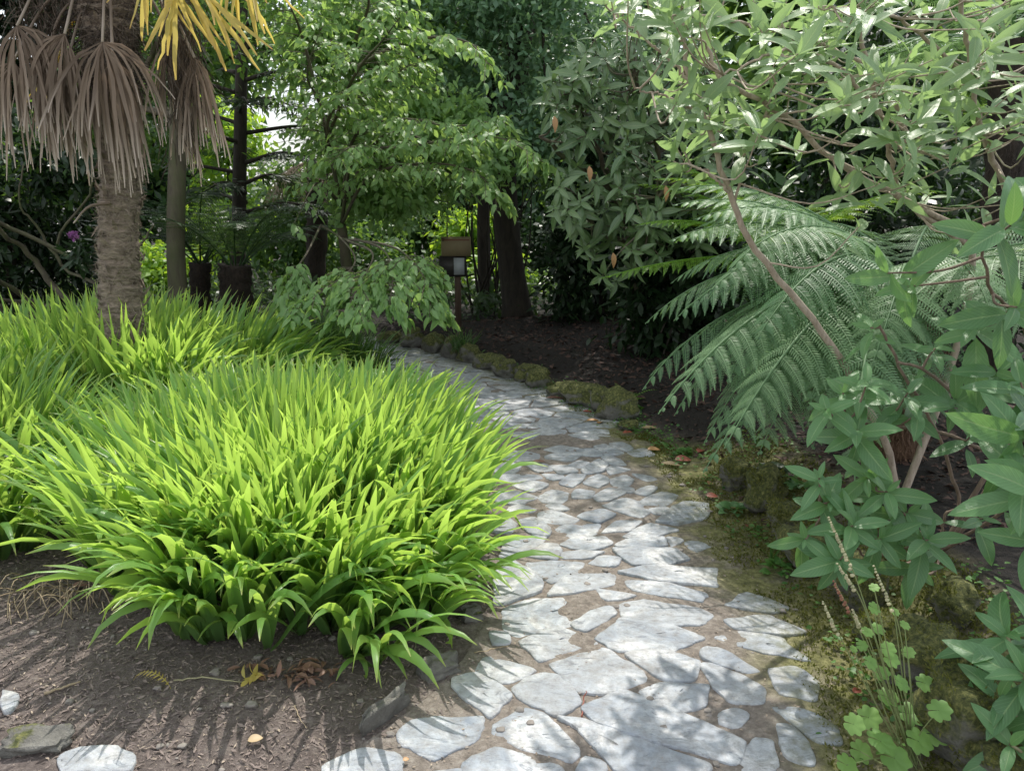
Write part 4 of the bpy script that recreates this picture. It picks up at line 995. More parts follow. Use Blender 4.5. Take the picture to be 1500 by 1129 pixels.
# ================================================================== RIGHT-HAND TREE FERNS
fern = thing('tree_fern', 'large grey-green tree fern whose arching fronds sweep down over the right side of the path', 'tree fern', gp(1330, 4.15))
fb = gp(1330, 4.15); ft = P(1325, 405, 4.15)
m = M(); tube(m, curve([fb - [0, 0, .1], (fb + ft) / 2, ft], 24), .12 * (1 + .1 * np.sin(np.arange(24) * 2.3)), 16, rough=.12)
n2 = 3500; k = RS.rand(n2)[:, None]; a = U(0, 6.28, n2); o = np.column_stack([np.cos(a), np.sin(a), 0 * a])
leaves(m, fb + (ft - fb) * k + o * .115, o * .6 + RS.normal(0, .3, (n2, 3)) + [0, 0, -.8], o, U(.03, .10, n2), .006, .5, RS.rand(n2), 3, 'blade', 0, 2)
m.build('trunk', MAT['rust'], fern)
FR = [ # azimuth deg, elevation, length, droop, halfwidth, sag
 (182, .62, 1.62, 1.05, .40, .55), (203, .50, 1.60, 1.15, .40, .75), (222, .45, 1.55, 1.35, .38, .8), (168, .75, 1.6, 1.0, .38, .45), (243, .40, 1.35, 1.5, .36, .8),
 (192, .12, 1.6, 1.15, .38, .9), (212, .02, 1.55, 1.05, .38, .95), (232, -.05, 1.4, 1.1, .34, .9), (176, .30, 1.75, 1.15, .38, .7), (150, .8, 1.5, 1.0, .36, .5), (262, .55, 1.15, 1.5, .34, .7),
 (130, .7, 1.5, 1.2, .36, .5), (95, .6, 1.5, 1.2, .36, .5), (55, .6, 1.5, 1.2, .36, .5), (20, .6, 1.5, 1.2, .36, .5), (-20, .55, 1.45, 1.3, .36, .6), (-55, .5, 1.3, 1.4, .36, .6), (285, .35, 1.15, 1.5, .34, .8), (200, -.35, 1.35, .75, .32, .9), (222, -.45, 1.25, .7, .30, .9), (185, -.15, 1.55, .95, .36, .9), (305, .1, 1.2, 1.2, .3, .8), (252, -.2, 1.2, 1.0, .3, .8),
 (196, .38, 1.7, 1.2, .38, .8), (214, .3, 1.62, 1.35, .38, .85), (186, .8, 1.5, 1.2, .36, .6), (176, -.02, 1.65, .95, .36, .8), (204, -.15, 1.6, 1.0, .34, .95), (228, .2, 1.5, 1.35, .36, .9), (216, -.28, 1.5, .75, .34, .95),
 (213, .12, 1.80, .95, .36, .9), (225, .10, 1.78, 1.05, .36, .95), (201, .02, 1.78, .85, .36, .95), (236, .05, 1.74, 1.15, .34, .95), (219, -.12, 1.74, .8, .32, .95),
 (190, -.5, 1.3, .5, .30, .9), (240, -.3, 1.25, .8, .32, .9), (206, .72, 1.4, 1.5, .36, .7), (172, .5, 1.55, 1.25, .36, .6)]
for a, e, L, dr, hw, sg_ in FR:
    ml = M(); ar = D3(a); L = L * (.80 if 160 < a < 206 and e > 0 else (1.0 if L > 1.72 else .92))
    frond(ml, ml, ft + np.array([math.cos(ar), math.sin(ar), 0]) * .07, ar, e, L, dr, hw, 21, 22, sg_, .3, RS.normal(0, .1), U(.1, .75))
    ml.build('frond', MAT['fern'], fern)
for i in range(9):
    a = D3(U(170, 300)); ml = M(); frond(ml, ml, ft + np.array([math.cos(a), math.sin(a), -.4]) * .13, a, -.8, U(.6, .95), .7, .10, 18, 8, .9, rnd=U(.1, .9), twist=RS.normal(0, .4)); ml.build('dead_frond', MAT['rust'], fern)
f2b = gp(1150, 5.9); f2 = thing('tree_fern', 'bright green tree fern behind the large one, fronds catching sun beside the dark hollow', 'tree fern', f2b); f2t = P(1150, 375, 5.9)
m = M(); tube(m, curve([f2b - [0, 0, .1], f2t], 16), .11, 12, rough=.14); m.build('trunk', MAT['fernbark'], f2)
for a, e, L, dr, hw in [(190, .05, 1.45, .35, .30), (178, .55, 1.2, .8, .30), (205, .6, 1.1, 1.1, .3), (160, .8, 1.4, .9, .3), (140, .7, 1.4, 1.1, .3), (230, .8, 1.2, 1.2, .3), (100, .8, 1.4, 1.1, .3), (60, .7, 1.4, 1.1, .3), (20, .8, 1.3, 1.1, .3), (-30, .9, 1.2, 1.1, .3), (170, 1.0, 1.3, .9, .3), (196, .95, 1.3, 1.1, .3)]:
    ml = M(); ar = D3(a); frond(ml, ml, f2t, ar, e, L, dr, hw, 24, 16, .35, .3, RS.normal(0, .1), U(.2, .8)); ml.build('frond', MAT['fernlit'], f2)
tree_fern('tall tree fern at the upper right with feathery fronds hanging behind the pale leaves', gp(1470, 5.2), P(1480, 60, 5.2), .11, 13, 1.7, (.2, .8), (1.1, 1.7), 'fern', .30, 26, 18)
# small fern low beside the dark hollow
sf = thing('small_fern', 'small fern at the edge of the leaf litter behind the mossy edging stones', 'fern', GH(915, 598))
for i in range(9):
    ml = M(); frond(ml, ml, GH(915, 598), i * 2.399, U(.9, 1.2), U(.2, .32), 1.2, .05, 14, 6, .2, rnd=U(.2, .7)); ml.build('frond', MAT['fernlit'], sf)

# ================================================================== PALE-LEAVED SHRUB (upper right)
ps = thing('pale_leaved_shrub', 'tall open shrub with pale bark and light green pointed leaves filling the upper right', 'shrub', gp(1345, 3.4))
mb = M(); ml = M(); nodes = []
gb = gp(1345, 3.4)
BR = [([gb, P(1300,660,3.35), P(1240,540,3.3), P(1185,462,3.25), P(1115,375,3.15), P(1075,300,3.1), P(1045,210,3.1), P(1012,120,3.1), P(1000,30,3.1)], .018, .008),
 ([gb, P(1400,520,3.5), P(1420,360,3.5), P(1345,305,3.4), P(1225,235,3.2), P(1140,165,3.1), P(1060,115,3.0), P(1035,70,3.0)], .018, .007),
 ([P(1420,360,3.5), P(1330,300,3.4), P(1305,235,3.3), P(1290,170,3.2), P(1262,60,3.1), P(1240,-30,3.1)], .013, .007),
 ([P(1330,200,3.4), P(1285,110,3.3), P(1180,60,3.2), P(1090,35,3.1), P(1000,20,3.0)], .010, .005),
 ([P(1290,170,3.2), P(1230,100,3.1), P(1150,75,3.0), P(1060,110,2.9)], .009, .004),
 ([P(1500,330,3.5), P(1440,200,3.3), P(1420,80,3.2), P(1400,-40,3.1)], .014, .008),
 ([P(1420,120,3.2), P(1360,60,3.1), P(1300,20,3.0), P(1220,10,2.9)], .009, .004),
 ([P(1075,300,3.1), P(1090,230,3.1), P(1120,170,3.05), P(1135,120,3.0)], .006, .003),
 ([P(1070,285,3.1), P(1040,255,3.05), P(1005,240,3.0)], .006, .003), ([P(1030,170,3.1), P(985,145,3.05), P(930,130,3.0)], .006, .003),
 ([P(1012,120,3.1), P(960,70,3.1), P(900,20,3.1)], .007, .003), ([P(1000,60,3.1), P(950,20,3.1), P(900,-30,3.1)], .006, .003)]
for pts, r0, r1 in BR:
    cv = curve(pts, 34, .004); tube(mb, cv, np.linspace(r0, r1, 34), 9, rough=.07); nodes += list(cv[14:] if len(pts) > 6 else cv[5:])
nodes = np.array(nodes)
reg = [(860,-60),(905,40),(900,90),(965,130),(985,240),(1050,170),(1180,240),(1260,270),(1400,330),(1560,420),(1580,-60)]
for i in range(185):
    tip = pt_in(reg, 2.5, 3.5)
    if tip[2] < 1.8 and RS.rand() < .6: continue
    s = connect(mb, nodes, tip, .0042, .0018); s = nrm(s + nrm([U(-.7, .2), U(-.5, .2), U(.2, 1.1)]) * 1.0)
    whorl(ml, tip, s, RS.randint(5, 9), U(.11, .17), U(.030, .043), .5, (.4, 1.6), 8, 'lan', .3)
for px, py in [(985,235),(1000,250),(1040,165),(1110,240),(1085,215),(1260,330),(1230,280),(1130,130),(1000,215)]:
    tip = P(px, py, 3.05); s = connect(mb, nodes, tip, .004, .0025); whorl(ml, tip, nrm(s + [0, -.2, .5]), 6, .13, .036, .5, (.5, 1.5), 8, 'lan', .3)
mb.build('branch', MAT['branch'], ps); ml.build('foliage', MAT['shrub'], ps)

# ================================================================== BROAD-LEAVED SHRUB (right, low)
bs = thing('broad_leaved_shrub', 'low spreading shrub with broad mid-green leaf rosettes above the mossy stones at right', 'shrub', gp(1420, 2.95))
mb = M(); ml = M(); nodes = []; gb = gp(1420, 2.95)
BR = [([gb, P(1405,740,2.9), P(1375,640,2.85), P(1320,540,2.8), P(1285,470,2.8)], .011, .006), ([gb, P(1470,700,2.8), P(1400,640,2.75), P(1310,625,2.7), P(1240,620,2.6)], .012, .005),
 ([gb, P(1480,640,2.9), P(1500,600,2.8), P(1420,590,2.7), P(1360,545,2.7), P(1315,530,2.7)], .013, .006), ([gb, P(1380,790,2.7), P(1385,755,2.65), P(1420,740,2.6)], .008, .005),
 ([gb, P(1330,760,2.7), P(1290,700,2.6), P(1275,650,2.55)], .009, .004), ([gb, P(1300,830,2.6), P(1240,790,2.5), P(1200,740,2.45)], .008, .004), ([gb, P(1360,840,2.6), P(1290,810,2.5)], .007, .004),
 ([gb, P(1520,600,2.6), P(1500,480,2.5), P(1450,420,2.4), P(1440,330,2.3)], .012, .005), ([gb, P(1530,700,2.4), P(1510,620,2.2)], .01, .005)]
for pts, r0, r1 in BR:
    cv = curve(pts, 26, .003); tube(mb, cv, np.linspace(r0 * .75, r1 * .8, 26), 8, rough=.07); nodes += list(cv[9:])
nodes = np.array(nodes)
WH = [(1235,575,2.6,.15,7),(1270,560,2.55,.13,6),(1330,575,2.6,.14,6),(1400,585,2.6,.15,6),(1255,630,2.5,.15,7),(1210,600,2.5,.12,5),(1370,510,2.7,.13,6),(1350,600,2.55,.13,5),
      (1300,720,2.45,.13,7),(1270,700,2.5,.12,6),(1215,735,2.4,.13,6),(1250,770,2.35,.14,7),(1330,750,2.45,.13,6),(1360,790,2.4,.14,6),(1290,790,2.35,.13,6),(1230,820,2.3,.14,7),(1345,830,2.45,.12,5),(1200,700,2.4,.11,5),(1180,790,2.35,.11,4),
      (1430,480,2.5,.17,5),(1490,450,2.3,.18,6),(1460,545,2.5,.15,5),(1495,560,2.3,.17,6),(1510,640,2.1,.17,5),(1520,720,2.0,.17,6),(1505,690,2.05,.15,5),(1520,790,2.0,.17,6),(1520,600,2.2,.15,4),
      (1300,400,2.3,.14,3),(1330,420,2.35,.12,3),(1480,330,2.1,.18,4),(1530,280,2.1,.18,4),(1420,640,2.7,.12,3),(1440,760,2.5,.11,3),(1275,480,2.8,.12,4)]
for px, py, Y_, L, k in WH:
    tip = P(px, py, Y_); s = connect(mb, nodes, tip, .005, .003); s = nrm(s * .5 + nrm([U(-.5, .1), -.55, U(.2, .9)]))
    whorl(ml, tip, s, k + 2, L * 1.05, L * .36, .6, (.8, 1.8), 9, 'ell', .25)
mb.build('branch', MAT['branchdk'], bs); ml.build('foliage', MAT['shrub2'], bs)

# near shrub in the bottom right corner
ns = thing('corner_shrub', 'young shrub with long broad green leaves in the bottom right corner', 'shrub', GH(1530, 1110))
mb = M(); ml = M(); nb = GH(1530, 1110)
for px, py, Y_, L, k in [(1475,930,1.95,.15,8),(1440,960,2.0,.13,6),(1500,985,1.8,.17,8),(1465,1020,1.85,.15,6),(1480,1090,1.75,.15,6),(1420,1000,1.95,.11,3),(1530,930,1.9,.15,6),(1540,1040,1.75,.17,6)]:
    tip = P(px, py, Y_); tube(mb, curve([nb, (nb + tip) / 2 + [.03, 0, -.03], tip], 10), np.linspace(.009, .004, 10), 7)
    s = nrm(nrm(tip - nb) * .6 + [U(-.4, 0), -.45, .5]); whorl(ml, tip, s, k, L, L * .33, .7, (.6, 1.7), 10, 'ell', .25)
mb.build('branch', MAT['twig'], ns); ml.build('foliage', MAT['shrub2'], ns)

# ================================================================== FLOWERING PLANT (bottom right)
tb = GH(1335, 1115)
tl = thing('flowering_plant', 'pale green plant with scalloped leaves and tall spikes of tiny cream bells', 'flowering plant', tb)
def scallop(m, c, n, R, rnd):
    n = nrm(n); a = nrm(np.cross(n, [0.3, 1, .2])); b = np.cross(n, a); K = 36
    th = np.linspace(.08, 2 * PI - .08, K + 1); out = R * (.80 + .30 * np.abs(np.sin(th * 3.5)) ** .6 + .04 * np.sin(th * 28)) * (.82 + .18 * np.sin(th / 2))
    rings = []
    for f, dz in ((.03, 0), (.4, .04), (.75, .05), (1, .0)):
        rr = out * f if f > .1 else out * 0 + R * .03
        w = .035 * R * np.sin(th * 7) * f ** 2
        rings.append(c + a * (rr * np.cos(th))[:, None] + b * (rr * np.sin(th))[:, None] + n * (dz * R + w)[:, None])
    V = np.stack(rings); idx = np.arange(V.shape[0] * (K + 1)).reshape(V.shape[0], K + 1)
    F = np.stack([idx[:-1, :-1], idx[:-1, 1:], idx[1:, 1:], idx[1:, :-1]], -1).reshape(-1, 4)
    uv = np.zeros((V.shape[0], K + 1, 2)); uv[..., 0] = .2 + .6 * ((np.linspace(0, 7, K + 1) % 1)); uv[..., 1] = np.linspace(0, 1, V.shape[0])[:, None]
    m.add(V, F, uv, rnd)
ms = M()
LV = [(1290,1085,.042),(1335,1045,.04),(1272,1050,.036),(1355,1000,.03),(1300,1020,.032),(1310,1110,.045),(1345,1085,.04),(1260,1100,.035),(1375,1040,.033),(1290,985,.026),(1320,1000,.026),(1300,950,.022),(1285,920,.022),(1330,955,.02),(1280,890,.018),(1270,925,.018),(1325,915,.016),(1310,895,.016),(1262,945,.016),(1250,950,.012),(1280,860,.014),(1305,965,.024),(1275,970,.02),(1370,1075,.036),(1240,1120,.034),(1250,1060,.03)]
for px, py, R in LV:
    c = P(px, py, 1.93 + U(-.12, .08)); ml = M(); scallop(ml, c, [U(-.5, .5), U(-1.1, -.2), 1], R * .98, U(0, 1)); ml.build('scalloped_leaf', MAT['tell'], tl)
    tube(ms, curve([tb + RS.normal(0, .015, 3) * [1, 1, 0], (tb + c) / 2 + RS.normal(0, .012, 3), c], 10), .0016, 5, cap=False)
STM = [((1215,757),(1262,870)), ((1228,825),(1270,900)), ((1222,850),(1262,930)), ((1206,880),(1245,960)), ((1281,828),(1320,935)), ((1250,892),(1275,950)), ((1232,765),(1290,930))]
ORG['fs'] = ORG[tl.name]
for (a, b), (c, d) in STM[:6]:
    tip = P(a, b, 1.9); mid = P(c, d, 1.93); cv = curve([tb + RS.normal(0, .012, 3) * [1, 1, 0], mid, tip], 30); tube(ms, cv, np.linspace(.0024, .0011, 30), 5, cap=False)
    mf = M(); nb_ = 22 if b < 800 else 14
    for i in range(nb_):
        k = lerp(19.5 if b > 800 else 17, 29, (i / (nb_ - 1)) ** .8); q = np.array([np.interp(k, np.arange(30), cv[:, j]) for j in range(3)]); T = nrm(cv[29] - cv[24])
        sdir = nrm([-.9 + RS.normal(0, .3), -.5 + RS.normal(0, .35), -.15]); s_ = .0042 * (1.15 - .6 * i / nb_)
        e = q + sdir * s_ * 2.4; tube(mf, [q, q + sdir * s_ * .8, q + sdir * s_ * 1.7, e], [s_ * .25, s_ * .95, s_ * 1.05, s_ * .8], 8, rnd=RS.rand())
    sp_o = mf.build('flower_spike', MAT['bellp' if (a, b) in ((1222, 850),) else 'bell'], tl)
ms.build('stem', MAT['stem'], tl)

# ================================================================== STONES ALONG THE BED
def mossy_rock(px, py, sx, sy, sz, lab, sub=3, mat='rockm', tufts=700, rot=0, sink=.35, name='mossy_rock', tuft='mosst'):
    b = GH(px, py)
    t = thing(name, lab, 'rock', b); m = M(); rock(m, b + [0, 0, sz * (1 - sink)], (sx, sy, sz), int(px * 7 + py), sub)
    v = m.v; 
    if rot:
        for i in range(len(v)):
            q = v[i] - b; v[i] = np.column_stack([q[:, 0] * math.cos(rot) - q[:, 1] * math.sin(rot), q[:, 0] * math.sin(rot) + q[:, 1] * math.cos(rot), q[:, 2]]) + b
    m.build('stone', MAT[mat], t)
    if tufts:
        V = np.concatenate(m.v); top = V[(V[:, 2] > b[2] + sz * .35)]
        if len(top) > 5:
            k = RS.randint(0, len(top), tufts); p = top[k] + RS.normal(0, .008, (tufts, 3)); o = nrm(p - (b + [0, 0, sz * .3]))
            keep = np.array([mnoise.noise(Vector(tuple(a * 9))) > -.12 for a in p]); p = p[keep]; o = o[keep]; n = len(p)
            m2 = M(); leaves(m2, p - o * .004, o + RS.normal(0, .5, (n, 3)), RS.normal(0, 1, (n, 3)), U(.008, .022, n), U(.003, .006, n), .5, RS.rand(n), 3, 'ell', .2, 2); m2.build('moss', MAT[tuft], t)['kind'] = 'stuff'
    return t
for a in [(1395,905,.085,.09,.075,'rounded mossy stone under the lowest leaf rosettes, half hidden in litter'),
          (1345,1000,.12,.13,.11,'broad moss-covered boulder behind the scalloped leaves'),
          (1405,1100,.10,.14,.15,'tall mossy boulder with a bare grey face at the bottom right, beside the flowering plant'),
          (1475,1150,.09,.07,.07,'golden mossed stone at the very bottom right corner'),
          (1255,880,.11,.12,.11,'mossy boulder behind the cream flower spikes'),
          (1175,820,.10,.13,.09,'low mossy stone below the broad leaf rosettes, nearest the path'),
          (1150,785,.08,.09,.09,'mossy stone standing just behind the weedy verge'),
          (1120,745,.10,.11,.12,'upright mossy stone under the drooping fern tips'),
          (1075,715,.08,.10,.10,'mossy stone beneath the lowest fern frond'),
          (1290,940,.08,.09,.06,'small moss mound between two boulders at the bottom right')]: mossy_rock(*a, tufts=1500, sink=.12, mat='rockn')
edge = [(903,612,.16,.14,.15,'squarish bare-fronted edging stone at the near end of the shaded row'), (857,592,.17,.14,.16,'large mossy edging stone next to the squarish one'), (822,580,.15,.13,.14,'mossy edging stone with flat top, third from the near end'),
        (790,566,.12,.12,.15,'narrow upright mossy edging stone, fourth from the near end'), (768,558,.11,.11,.14,'narrow leaning mossy edging stone, fifth from the near end'), (745,552,.12,.12,.14,'mossy edging stone, sixth from the near end'),
        (716,540,.16,.14,.17,'big wedge shaped mossy stone in the middle of the shaded row'), (687,530,.12,.12,.16,'upright mossy stone right of the grassy tuft'), (662,524,.13,.12,.17,'tall mossy stone left of the grassy tuft'),
        (635,517,.14,.12,.14,'mossy stone near the foot of the signpost'), (605,508,.14,.12,.14,'second mossy stone from the far end of the row'), (575,503,.14,.12,.13,'farthest mossy edging stone at the path bend'), (925,628,.09,.08,.07,'low mossy lump where the shaded row meets the verge'),(880,604,.09,.09,.12,'small mossy stone wedged between two large edging stones')]
for a in edge: mossy_rock(a[0] + U(-5, 5), a[1], a[2] * U(.75, 1.25), a[3] * 1.05, a[4] * U(.55, 1.0), a[5], tufts=220, rot=U(-.9, .9), mat='rockh', tuft='mossdk')
# bare stones on the left bed edge
def slab(name, label, px, py, sx, sy, sz, rz, tilt, mat='rockp'):
    b = GH(px, py); t = thing(name, label, 'stone', b)
    m = M(); rock(m, (0, 0, 0), (sx, sy, sz), int(px + py), 3, .75); V = m.v
    R = np.array([[math.cos(rz), -math.sin(rz), 0], [math.sin(rz), math.cos(rz), 0], [0, 0, 1]]) @ np.array([[1, 0, 0], [0, math.cos(tilt), -math.sin(tilt)], [0, math.sin(tilt), math.cos(tilt)]])
    m.v = [v @ R.T + b + [0, 0, sz * .45] for v in V]; m.build('stone_body', MAT[mat], t); return t
slab('edging_slab', 'thin grey slab set on edge between mulch and path, below the big clump', 562, 1055, .115, .018, .06, .95, .25)
slab('edging_stone', 'dull stone half hidden by leaves at the path edge above the thin slab', 645, 985, .075, .05, .045, .5, .2)
slab('half_buried_rock', 'flat half-buried tan rock in the mulch near the bottom left corner', 52, 1092, .10, .05, .028, .1, .1)
slab('half_buried_rock', 'small brownish stone beside the reddish soil where clump meets path', 690, 905, .045, .04, .03, .5, .2)

# ================================================================== FALLEN LEAVES, TWIGS, FLOWERS
def fallen(px, py, L, W, mat, lab, az=None, curl=.5):
    b = GH(px, py); b[2] += .02; a = U(0, 6.28) if az is None else az
    m = M(); leaves(m, [b - np.array([math.cos(a), math.sin(a), 0]) * L / 2], [(math.cos(a), math.sin(a), .08)], [(RS.normal(0, .15), -.25, 1)], L, W, curl, .3, 10, 'ell', .25)
    single(m, 'fallen_leaf', MAT[mat], lab, 'leaf', 'fallen leaves on path and mulch', loc=b - [0, 0, .02])
fallen(1001, 677, .11, .07, 'redleaf', 'glossy red leaf lying on the verge under the fern tips', .1)
fallen(984, 684, .13, .04, 'tanleaf', 'long tan leaf lying just below the glossy red leaf', -.3)
fallen(1026, 664, .09, .05, 'redleaf', 'deep red leaf partly under the fern tip', .9)
fallen(958, 662, .09, .05, 'orleaf', 'orange leaf at the edge of the paving by the verge', .1)
fallen(952, 630, .13, .04, 'tanleaf', 'long tan leaf on the litter beyond the verge', .2)
fallen(920, 637, .09, .04, 'redleaf', 'rust red leaf at the foot of the low mossy lump', .4)
fallen(869, 619, .11, .04, 'orleaf', 'curled orange-tan leaf at the foot of the squarish edging stone', .3)
fallen(879, 622, .08, .05, 'orleaf', 'rounder orange leaf touching the curled one', 1.2)
fallen(861, 606, .08, .03, 'redleaf', 'small reddish leaf left of the squarish edging stone', 0)
fallen(1040, 712, .05, .04, 'orleaf', 'small pinkish orange leaf on the weedy verge', .9)
fallen(1043, 731, .07, .05, 'redleaf', 'dark red leaf on the moss beside the round weeds', .1)
fallen(1093, 774, .035, .02, 'redleaf', 'tiny red leaf among the weeds beside the mossy stones', 1.3)
fallen(815, 586, .18, .04, 'brleaf', 'long brown leaf lying against the shaded edging stones', .0)
fallen(790, 680, .09, .03, 'brleaf', 'dark brown leaf lying on the middle of the paving', .1)
fallen(455, 985, .07, .04, 'brleaf', 'reddish brown leaf lying on the mulch below the big clump', -.6)
fallen(118, 863, .06, .035, 'brleaf', 'brown leaf caught among the dried stems at left', .2)
fallen(375, 1090, .045, .03, 'tanleaf', 'pale crumpled leaf on the mulch near the bottom edge', .4)
fallen(595, 1120, .02, .015, 'orleaf', 'tiny yellow leaf near the bottom edge of the path', .4)
fallen(1255, 1019, .04, .025, 'redleaf', 'small dull red leaf on the verge left of the scalloped leaves', .4)
fallen(1437, 1095, .07, .05, 'brleaf', 'crumpled pinkish brown leaf between the boulder and corner shrub', .4)
fallen(1500, 1110, .07, .05, 'brleaf', 'brown leaf under the corner shrub', 1.4)
def stick(name, lab, pts, r, mat='twig', cat='twig'):
    q = []
    for p in pts:
        g = GH(p[0], p[1]); g[2] += (p[2] if len(p) > 2 else .006); q.append(g)
    m = M(); tube(m, curve(q, 14, .0015), np.linspace(r, r * .6, 14), 6, rough=.08); return single(m, name, MAT[mat], lab, cat, loc=q[0])
stick('fallen_twig', 'pale straight twig lying on the mulch at left', [(65, 1018), (118, 1000)], .005, 'dryst')
stick('fallen_twig', 'long thin brown stem lying across the mulch below the clump', [(255, 1000, .01), (300, 1000, .02), (355, 1003, .012)], .003, 'twig')
stick('fallen_twig', 'thin reddish twig standing out of a paving joint', [(852, 1052), (854, 1035, .01), (858, 1023, .03)], .0028, 'redleaf')
stick('fallen_twig', 'thin straw stalks lying on stones at the clump edge', [(695, 958), (745, 948)], .003, 'dryst')
stick('fallen_twig', 'bare bent twig on the verge below the scalloped leaves', [(1222, 1100), (1262, 1104)], .003, 'twig')
stick('fallen_twig', 'fine curved twig on the mulch left of the thin slab', [(432, 1035), (440, 1055), (450, 1068)], .0018, 'dryst')
t = thing('withered_fern_sprig', 'withered yellow fern sprig curling up from the mulch', 'fern sprig', GH(250, 1005))
ml = M(); frond(ml, ml, GH(250, 1008), PI * .96, 1.2, .17, 2.4, .03, 12, 6, .3, rnd=.5); ml.build('frond', MAT['goldfan'], t)
m = M(); b = GH(368, 1000); n = 9; leaves(m, b + RS.normal(0, .012, (n, 3)) * [1, 1, .3] + [0, 0, .015], RS.normal(0, .5, (n, 3)) + [0, 0, .9], RS.normal(0, 1, (n, 3)), .055, .016, 1, .5, 5, 'lan', .3)
single(m, 'yellow_sprig', MAT['goldfan'], 'tuft of withered yellow leaflets at the end of the brown stem on the mulch', 'sprig', loc=b)
m = M(); n = 60; c = GH(415, 990) + RS.normal(0, 1, (n, 3)) * [.09, .03, .004] + [0, 0, .015]
leaves(m, c, RS.normal(0, 1, (n, 3)) * [1, 1, .2], RS.normal(0, .4, (n, 3)) + [0, 0, 1], U(.03, .07, n), U(.008, .02, n), .8, RS.rand(n), 4, 'ell', .5)
single(m, 'bark_debris', MAT['brleaf'], 'crumbled dark bark and leaf debris on the mulch below the clump', 'debris', loc=GH(415, 990))
# leafy rosettes on the verge
def rosette(px, py, n, L, W, mat, lab, prof='ova', name='verge_plant', el=.5, h=.0):
    b = GH(px, py); th = np.arange(n) * 2.399; m = M(); rr = U(.2, 1, n)
    pos = b + np.column_stack([np.cos(th) * rr * L * .7, np.sin(th) * rr * L * .7, .01 + h * (1 - rr)])
    leaves(m, pos, np.column_stack([np.cos(th), np.sin(th), U(.1, el * 2, n)]), RS.normal(0, .2, (n, 3)) + [0, -.1, 1], L * U(.7, 1.1, n), W * U(.8, 1.1, n), .9, RS.rand(n), 7, prof, .25)
    single(m, name, MAT[mat], lab, 'plant', loc=b)
rosette(1072, 752, 16, .07, .055, 'shrub2', 'round dark leaved verge plant between the red leaf and mossy stones', h=.03)
rosette(1002, 668, 22, .05, .035, 'herb', 'small bright weed clump just above the glossy red leaf', h=.04)
rosette(1140, 712, 22, .12, .06, 'darkleaf', 'dark green hellebore-like rosette in the shade behind the verge', h=.12)
rosette(1170, 735, 22, .12, .055, 'shrub2', 'deep green leafy rosette under the hanging rosettes of the broad shrub', h=.12)
rosette(1138, 838, 18, .06, .03, 'herb', 'grass-green weed tuft on the verge below the mossy stones', h=.03)
for px, py in ((640, 512), (705, 528), (760, 545), (842, 575), (893, 592)):
    rosette(px, py, 12, .07, .04, 'herb', {640: 'weed tuft among the farthest edging stones', 705: 'weed tuft beside the big wedge shaped stone', 760: 'weed tuft behind the narrow leaning stones', 842: 'weed tuft between the two large edging stones and path', 893: 'weed tuft at the near end of the shaded stone row'}[px], h=.08)
rosette(975, 610, 14, .05, .04, 'herb', 'bright weed cluster in the leaf litter beyond the low mossy lump', h=.03)
rosette(932, 606, 14, .05, .04, 'herb', 'small weed cluster right of the squarish edging stone', h=.05)
m = M(); b = GH(1130, 822); n = 14; th = U(0, 6.28, n); leaves(m, b + np.zeros((n, 3)), np.column_stack([np.cos(th) * .5, np.sin(th) * .5, 0 * th + 1]), RS.normal(0, 1, (n, 3)), U(.06, .14, n), .006, .8, RS.rand(n), 6, 'blade', .2, 2)
single(m, 'grass_tuft', MAT['herb'], 'thin grass tuft standing at the foot of the low mossy stone', 'grass tuft', loc=b)
m = M(); b = GH(676, 528); n = 90; th = U(0, 6.28, n); leaves(m, b + RS.normal(0, .05, (n, 3)) * [1, 1, 0] + [0, 0, .1], np.column_stack([np.cos(th) * .6, np.sin(th) * .6, 0 * th + 1]), RS.normal(0, 1, (n, 3)), U(.12, .3, n), .010, .9, RS.rand(n), 6, 'blade', .2, 2)
single(m, 'grass_tuft', MAT['blade2'], 'dark grassy tuft growing on the shaded edging stones', 'grass tuft', loc=b)
pf = thing('pink_flowered_plant', 'small plant with two bright pink blooms in the shade behind the strap leaves', 'flowering plant', gp(395, 6.9))
m = M(); mf = M(); b = gp(395, 6.9)
for px, py in ((386, 503), (402, 507)):
    e = P(px, py, 6.6); tube(m, curve([b, (b + e) / 2 + [.02, 0, .03], e], 8), .004, 5)
    n = 7; th = np.linspace(0, 6.28, n, endpoint=False); leaves(mf, e + np.zeros((n, 3)), np.column_stack([np.cos(th), 0 * th - .4, np.sin(th)]), np.column_stack([0 * th, 0 * th - 1, 0 * th]), .028, .024, .4, RS.rand(n), 5, 'ova', .2)
m.build('stem', MAT['stem'], pf); mf.build('bloom', MAT['pink'], pf)

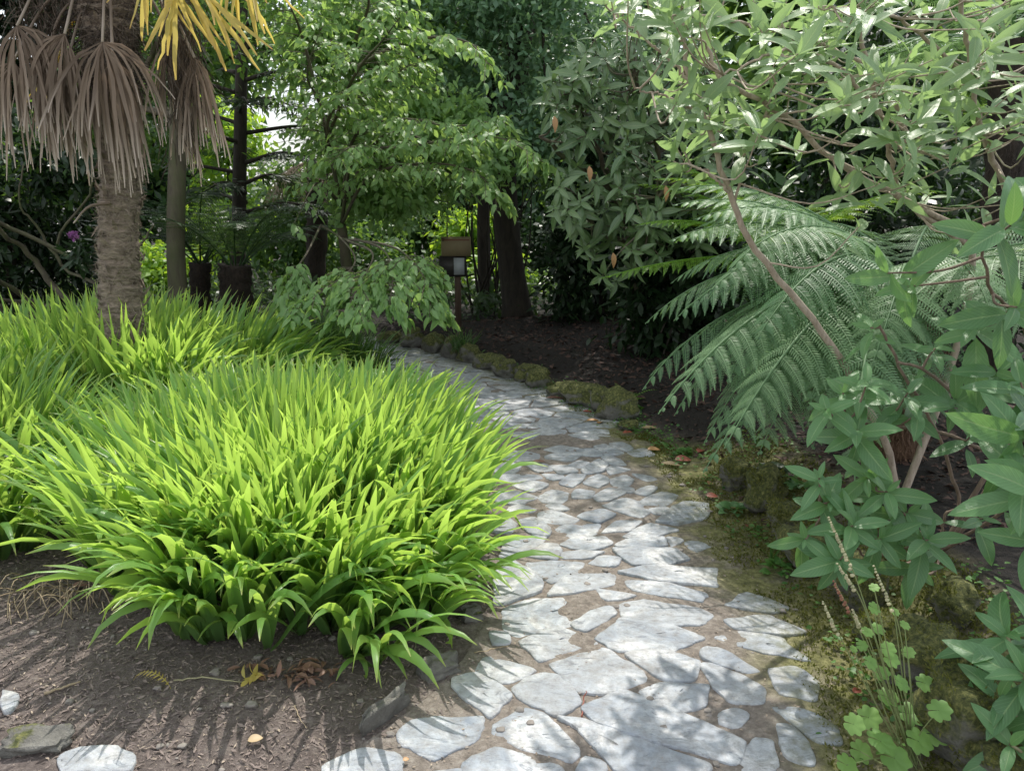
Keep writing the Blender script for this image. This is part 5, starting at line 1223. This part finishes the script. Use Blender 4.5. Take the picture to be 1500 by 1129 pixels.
# ================================================================== LIGHT, SKY, CAMERA
SUN_AZ, SUN_EL = math.radians(12), math.radians(60)     # azimuth measured clockwise from +Y (view direction)
sd = Vector((math.sin(SUN_AZ) * math.cos(SUN_EL), math.cos(SUN_AZ) * math.cos(SUN_EL), math.sin(SUN_EL)))
w = bpy.data.worlds.new('World'); sc.world = w; w.use_nodes = True
nt = w.node_tree; bg = nt.nodes['Background']
sky = nt.nodes.new('ShaderNodeTexSky'); sky.sky_type = 'NISHITA'; sky.sun_disc = False
sky.sun_elevation = SUN_EL; sky.sun_rotation = SUN_AZ; sky.dust_density = 3.0; sky.air_density = 1.2; sky.ozone_density = 1.0
tc_ = nt.nodes.new('ShaderNodeTexCoord'); cn = nt.nodes.new('ShaderNodeTexNoise'); cn.inputs['Scale'].default_value = 2.2; cn.inputs['Detail'].default_value = 6
cr = nt.nodes.new('ShaderNodeValToRGB'); cr.color_ramp.elements[0].position = .35; cr.color_ramp.elements[0].color = (.35, .35, .35, 1); cr.color_ramp.elements[1].position = .6; cr.color_ramp.elements[1].color = (.85, .85, .85, 1)
mx = nt.nodes.new('ShaderNodeMix'); mx.data_type = 'RGBA'; mx.inputs[7].default_value = (10.4, 10.9, 11.3, 1)
nt.links.new(tc_.outputs['Generated'], cn.inputs['Vector']); nt.links.new(cn.outputs['Fac'], cr.inputs['Fac']); nt.links.new(cr.outputs[0], mx.inputs[0])
nt.links.new(sky.outputs[0], mx.inputs[6]); nt.links.new(mx.outputs[2], bg.inputs[0]); bg.inputs[1].default_value = .15
sl = bpy.data.lights.new('sun', 'SUN'); sl.energy = 5.0; sl.angle = math.radians(.55); sl.color = (1, .95, .87)
so = bpy.data.objects.new('sun', sl); COL.objects.link(so); so.rotation_euler = (-sd).to_track_quat('-Z', 'Y').to_euler(); so.location = (-8, 10, 15)

cam = bpy.data.cameras.new('camera'); co_ = bpy.data.objects.new('camera', cam); COL.objects.link(co_)
cam.sensor_width = 36; cam.sensor_fit = 'HORIZONTAL'; cam.lens = 36 * FPX / W0; cam.clip_end = 500; cam.clip_start = .05
co_.location = (0, 0, CH); co_.rotation_euler = (PI / 2 - PITCH, 0, 0); sc.camera = co_
sc.view_settings.view_transform = 'Standard'; sc.view_settings.look = 'None'; sc.view_settings.exposure = 0
sc.cycles.max_bounces = 7; sc.cycles.diffuse_bounces = 3; sc.cycles.glossy_bounces = 2; sc.cycles.transmission_bounces = 4
sc.cycles.sample_clamp_indirect = 4; sc.cycles.use_denoising = True
sc.cycles.use_adaptive_sampling = True
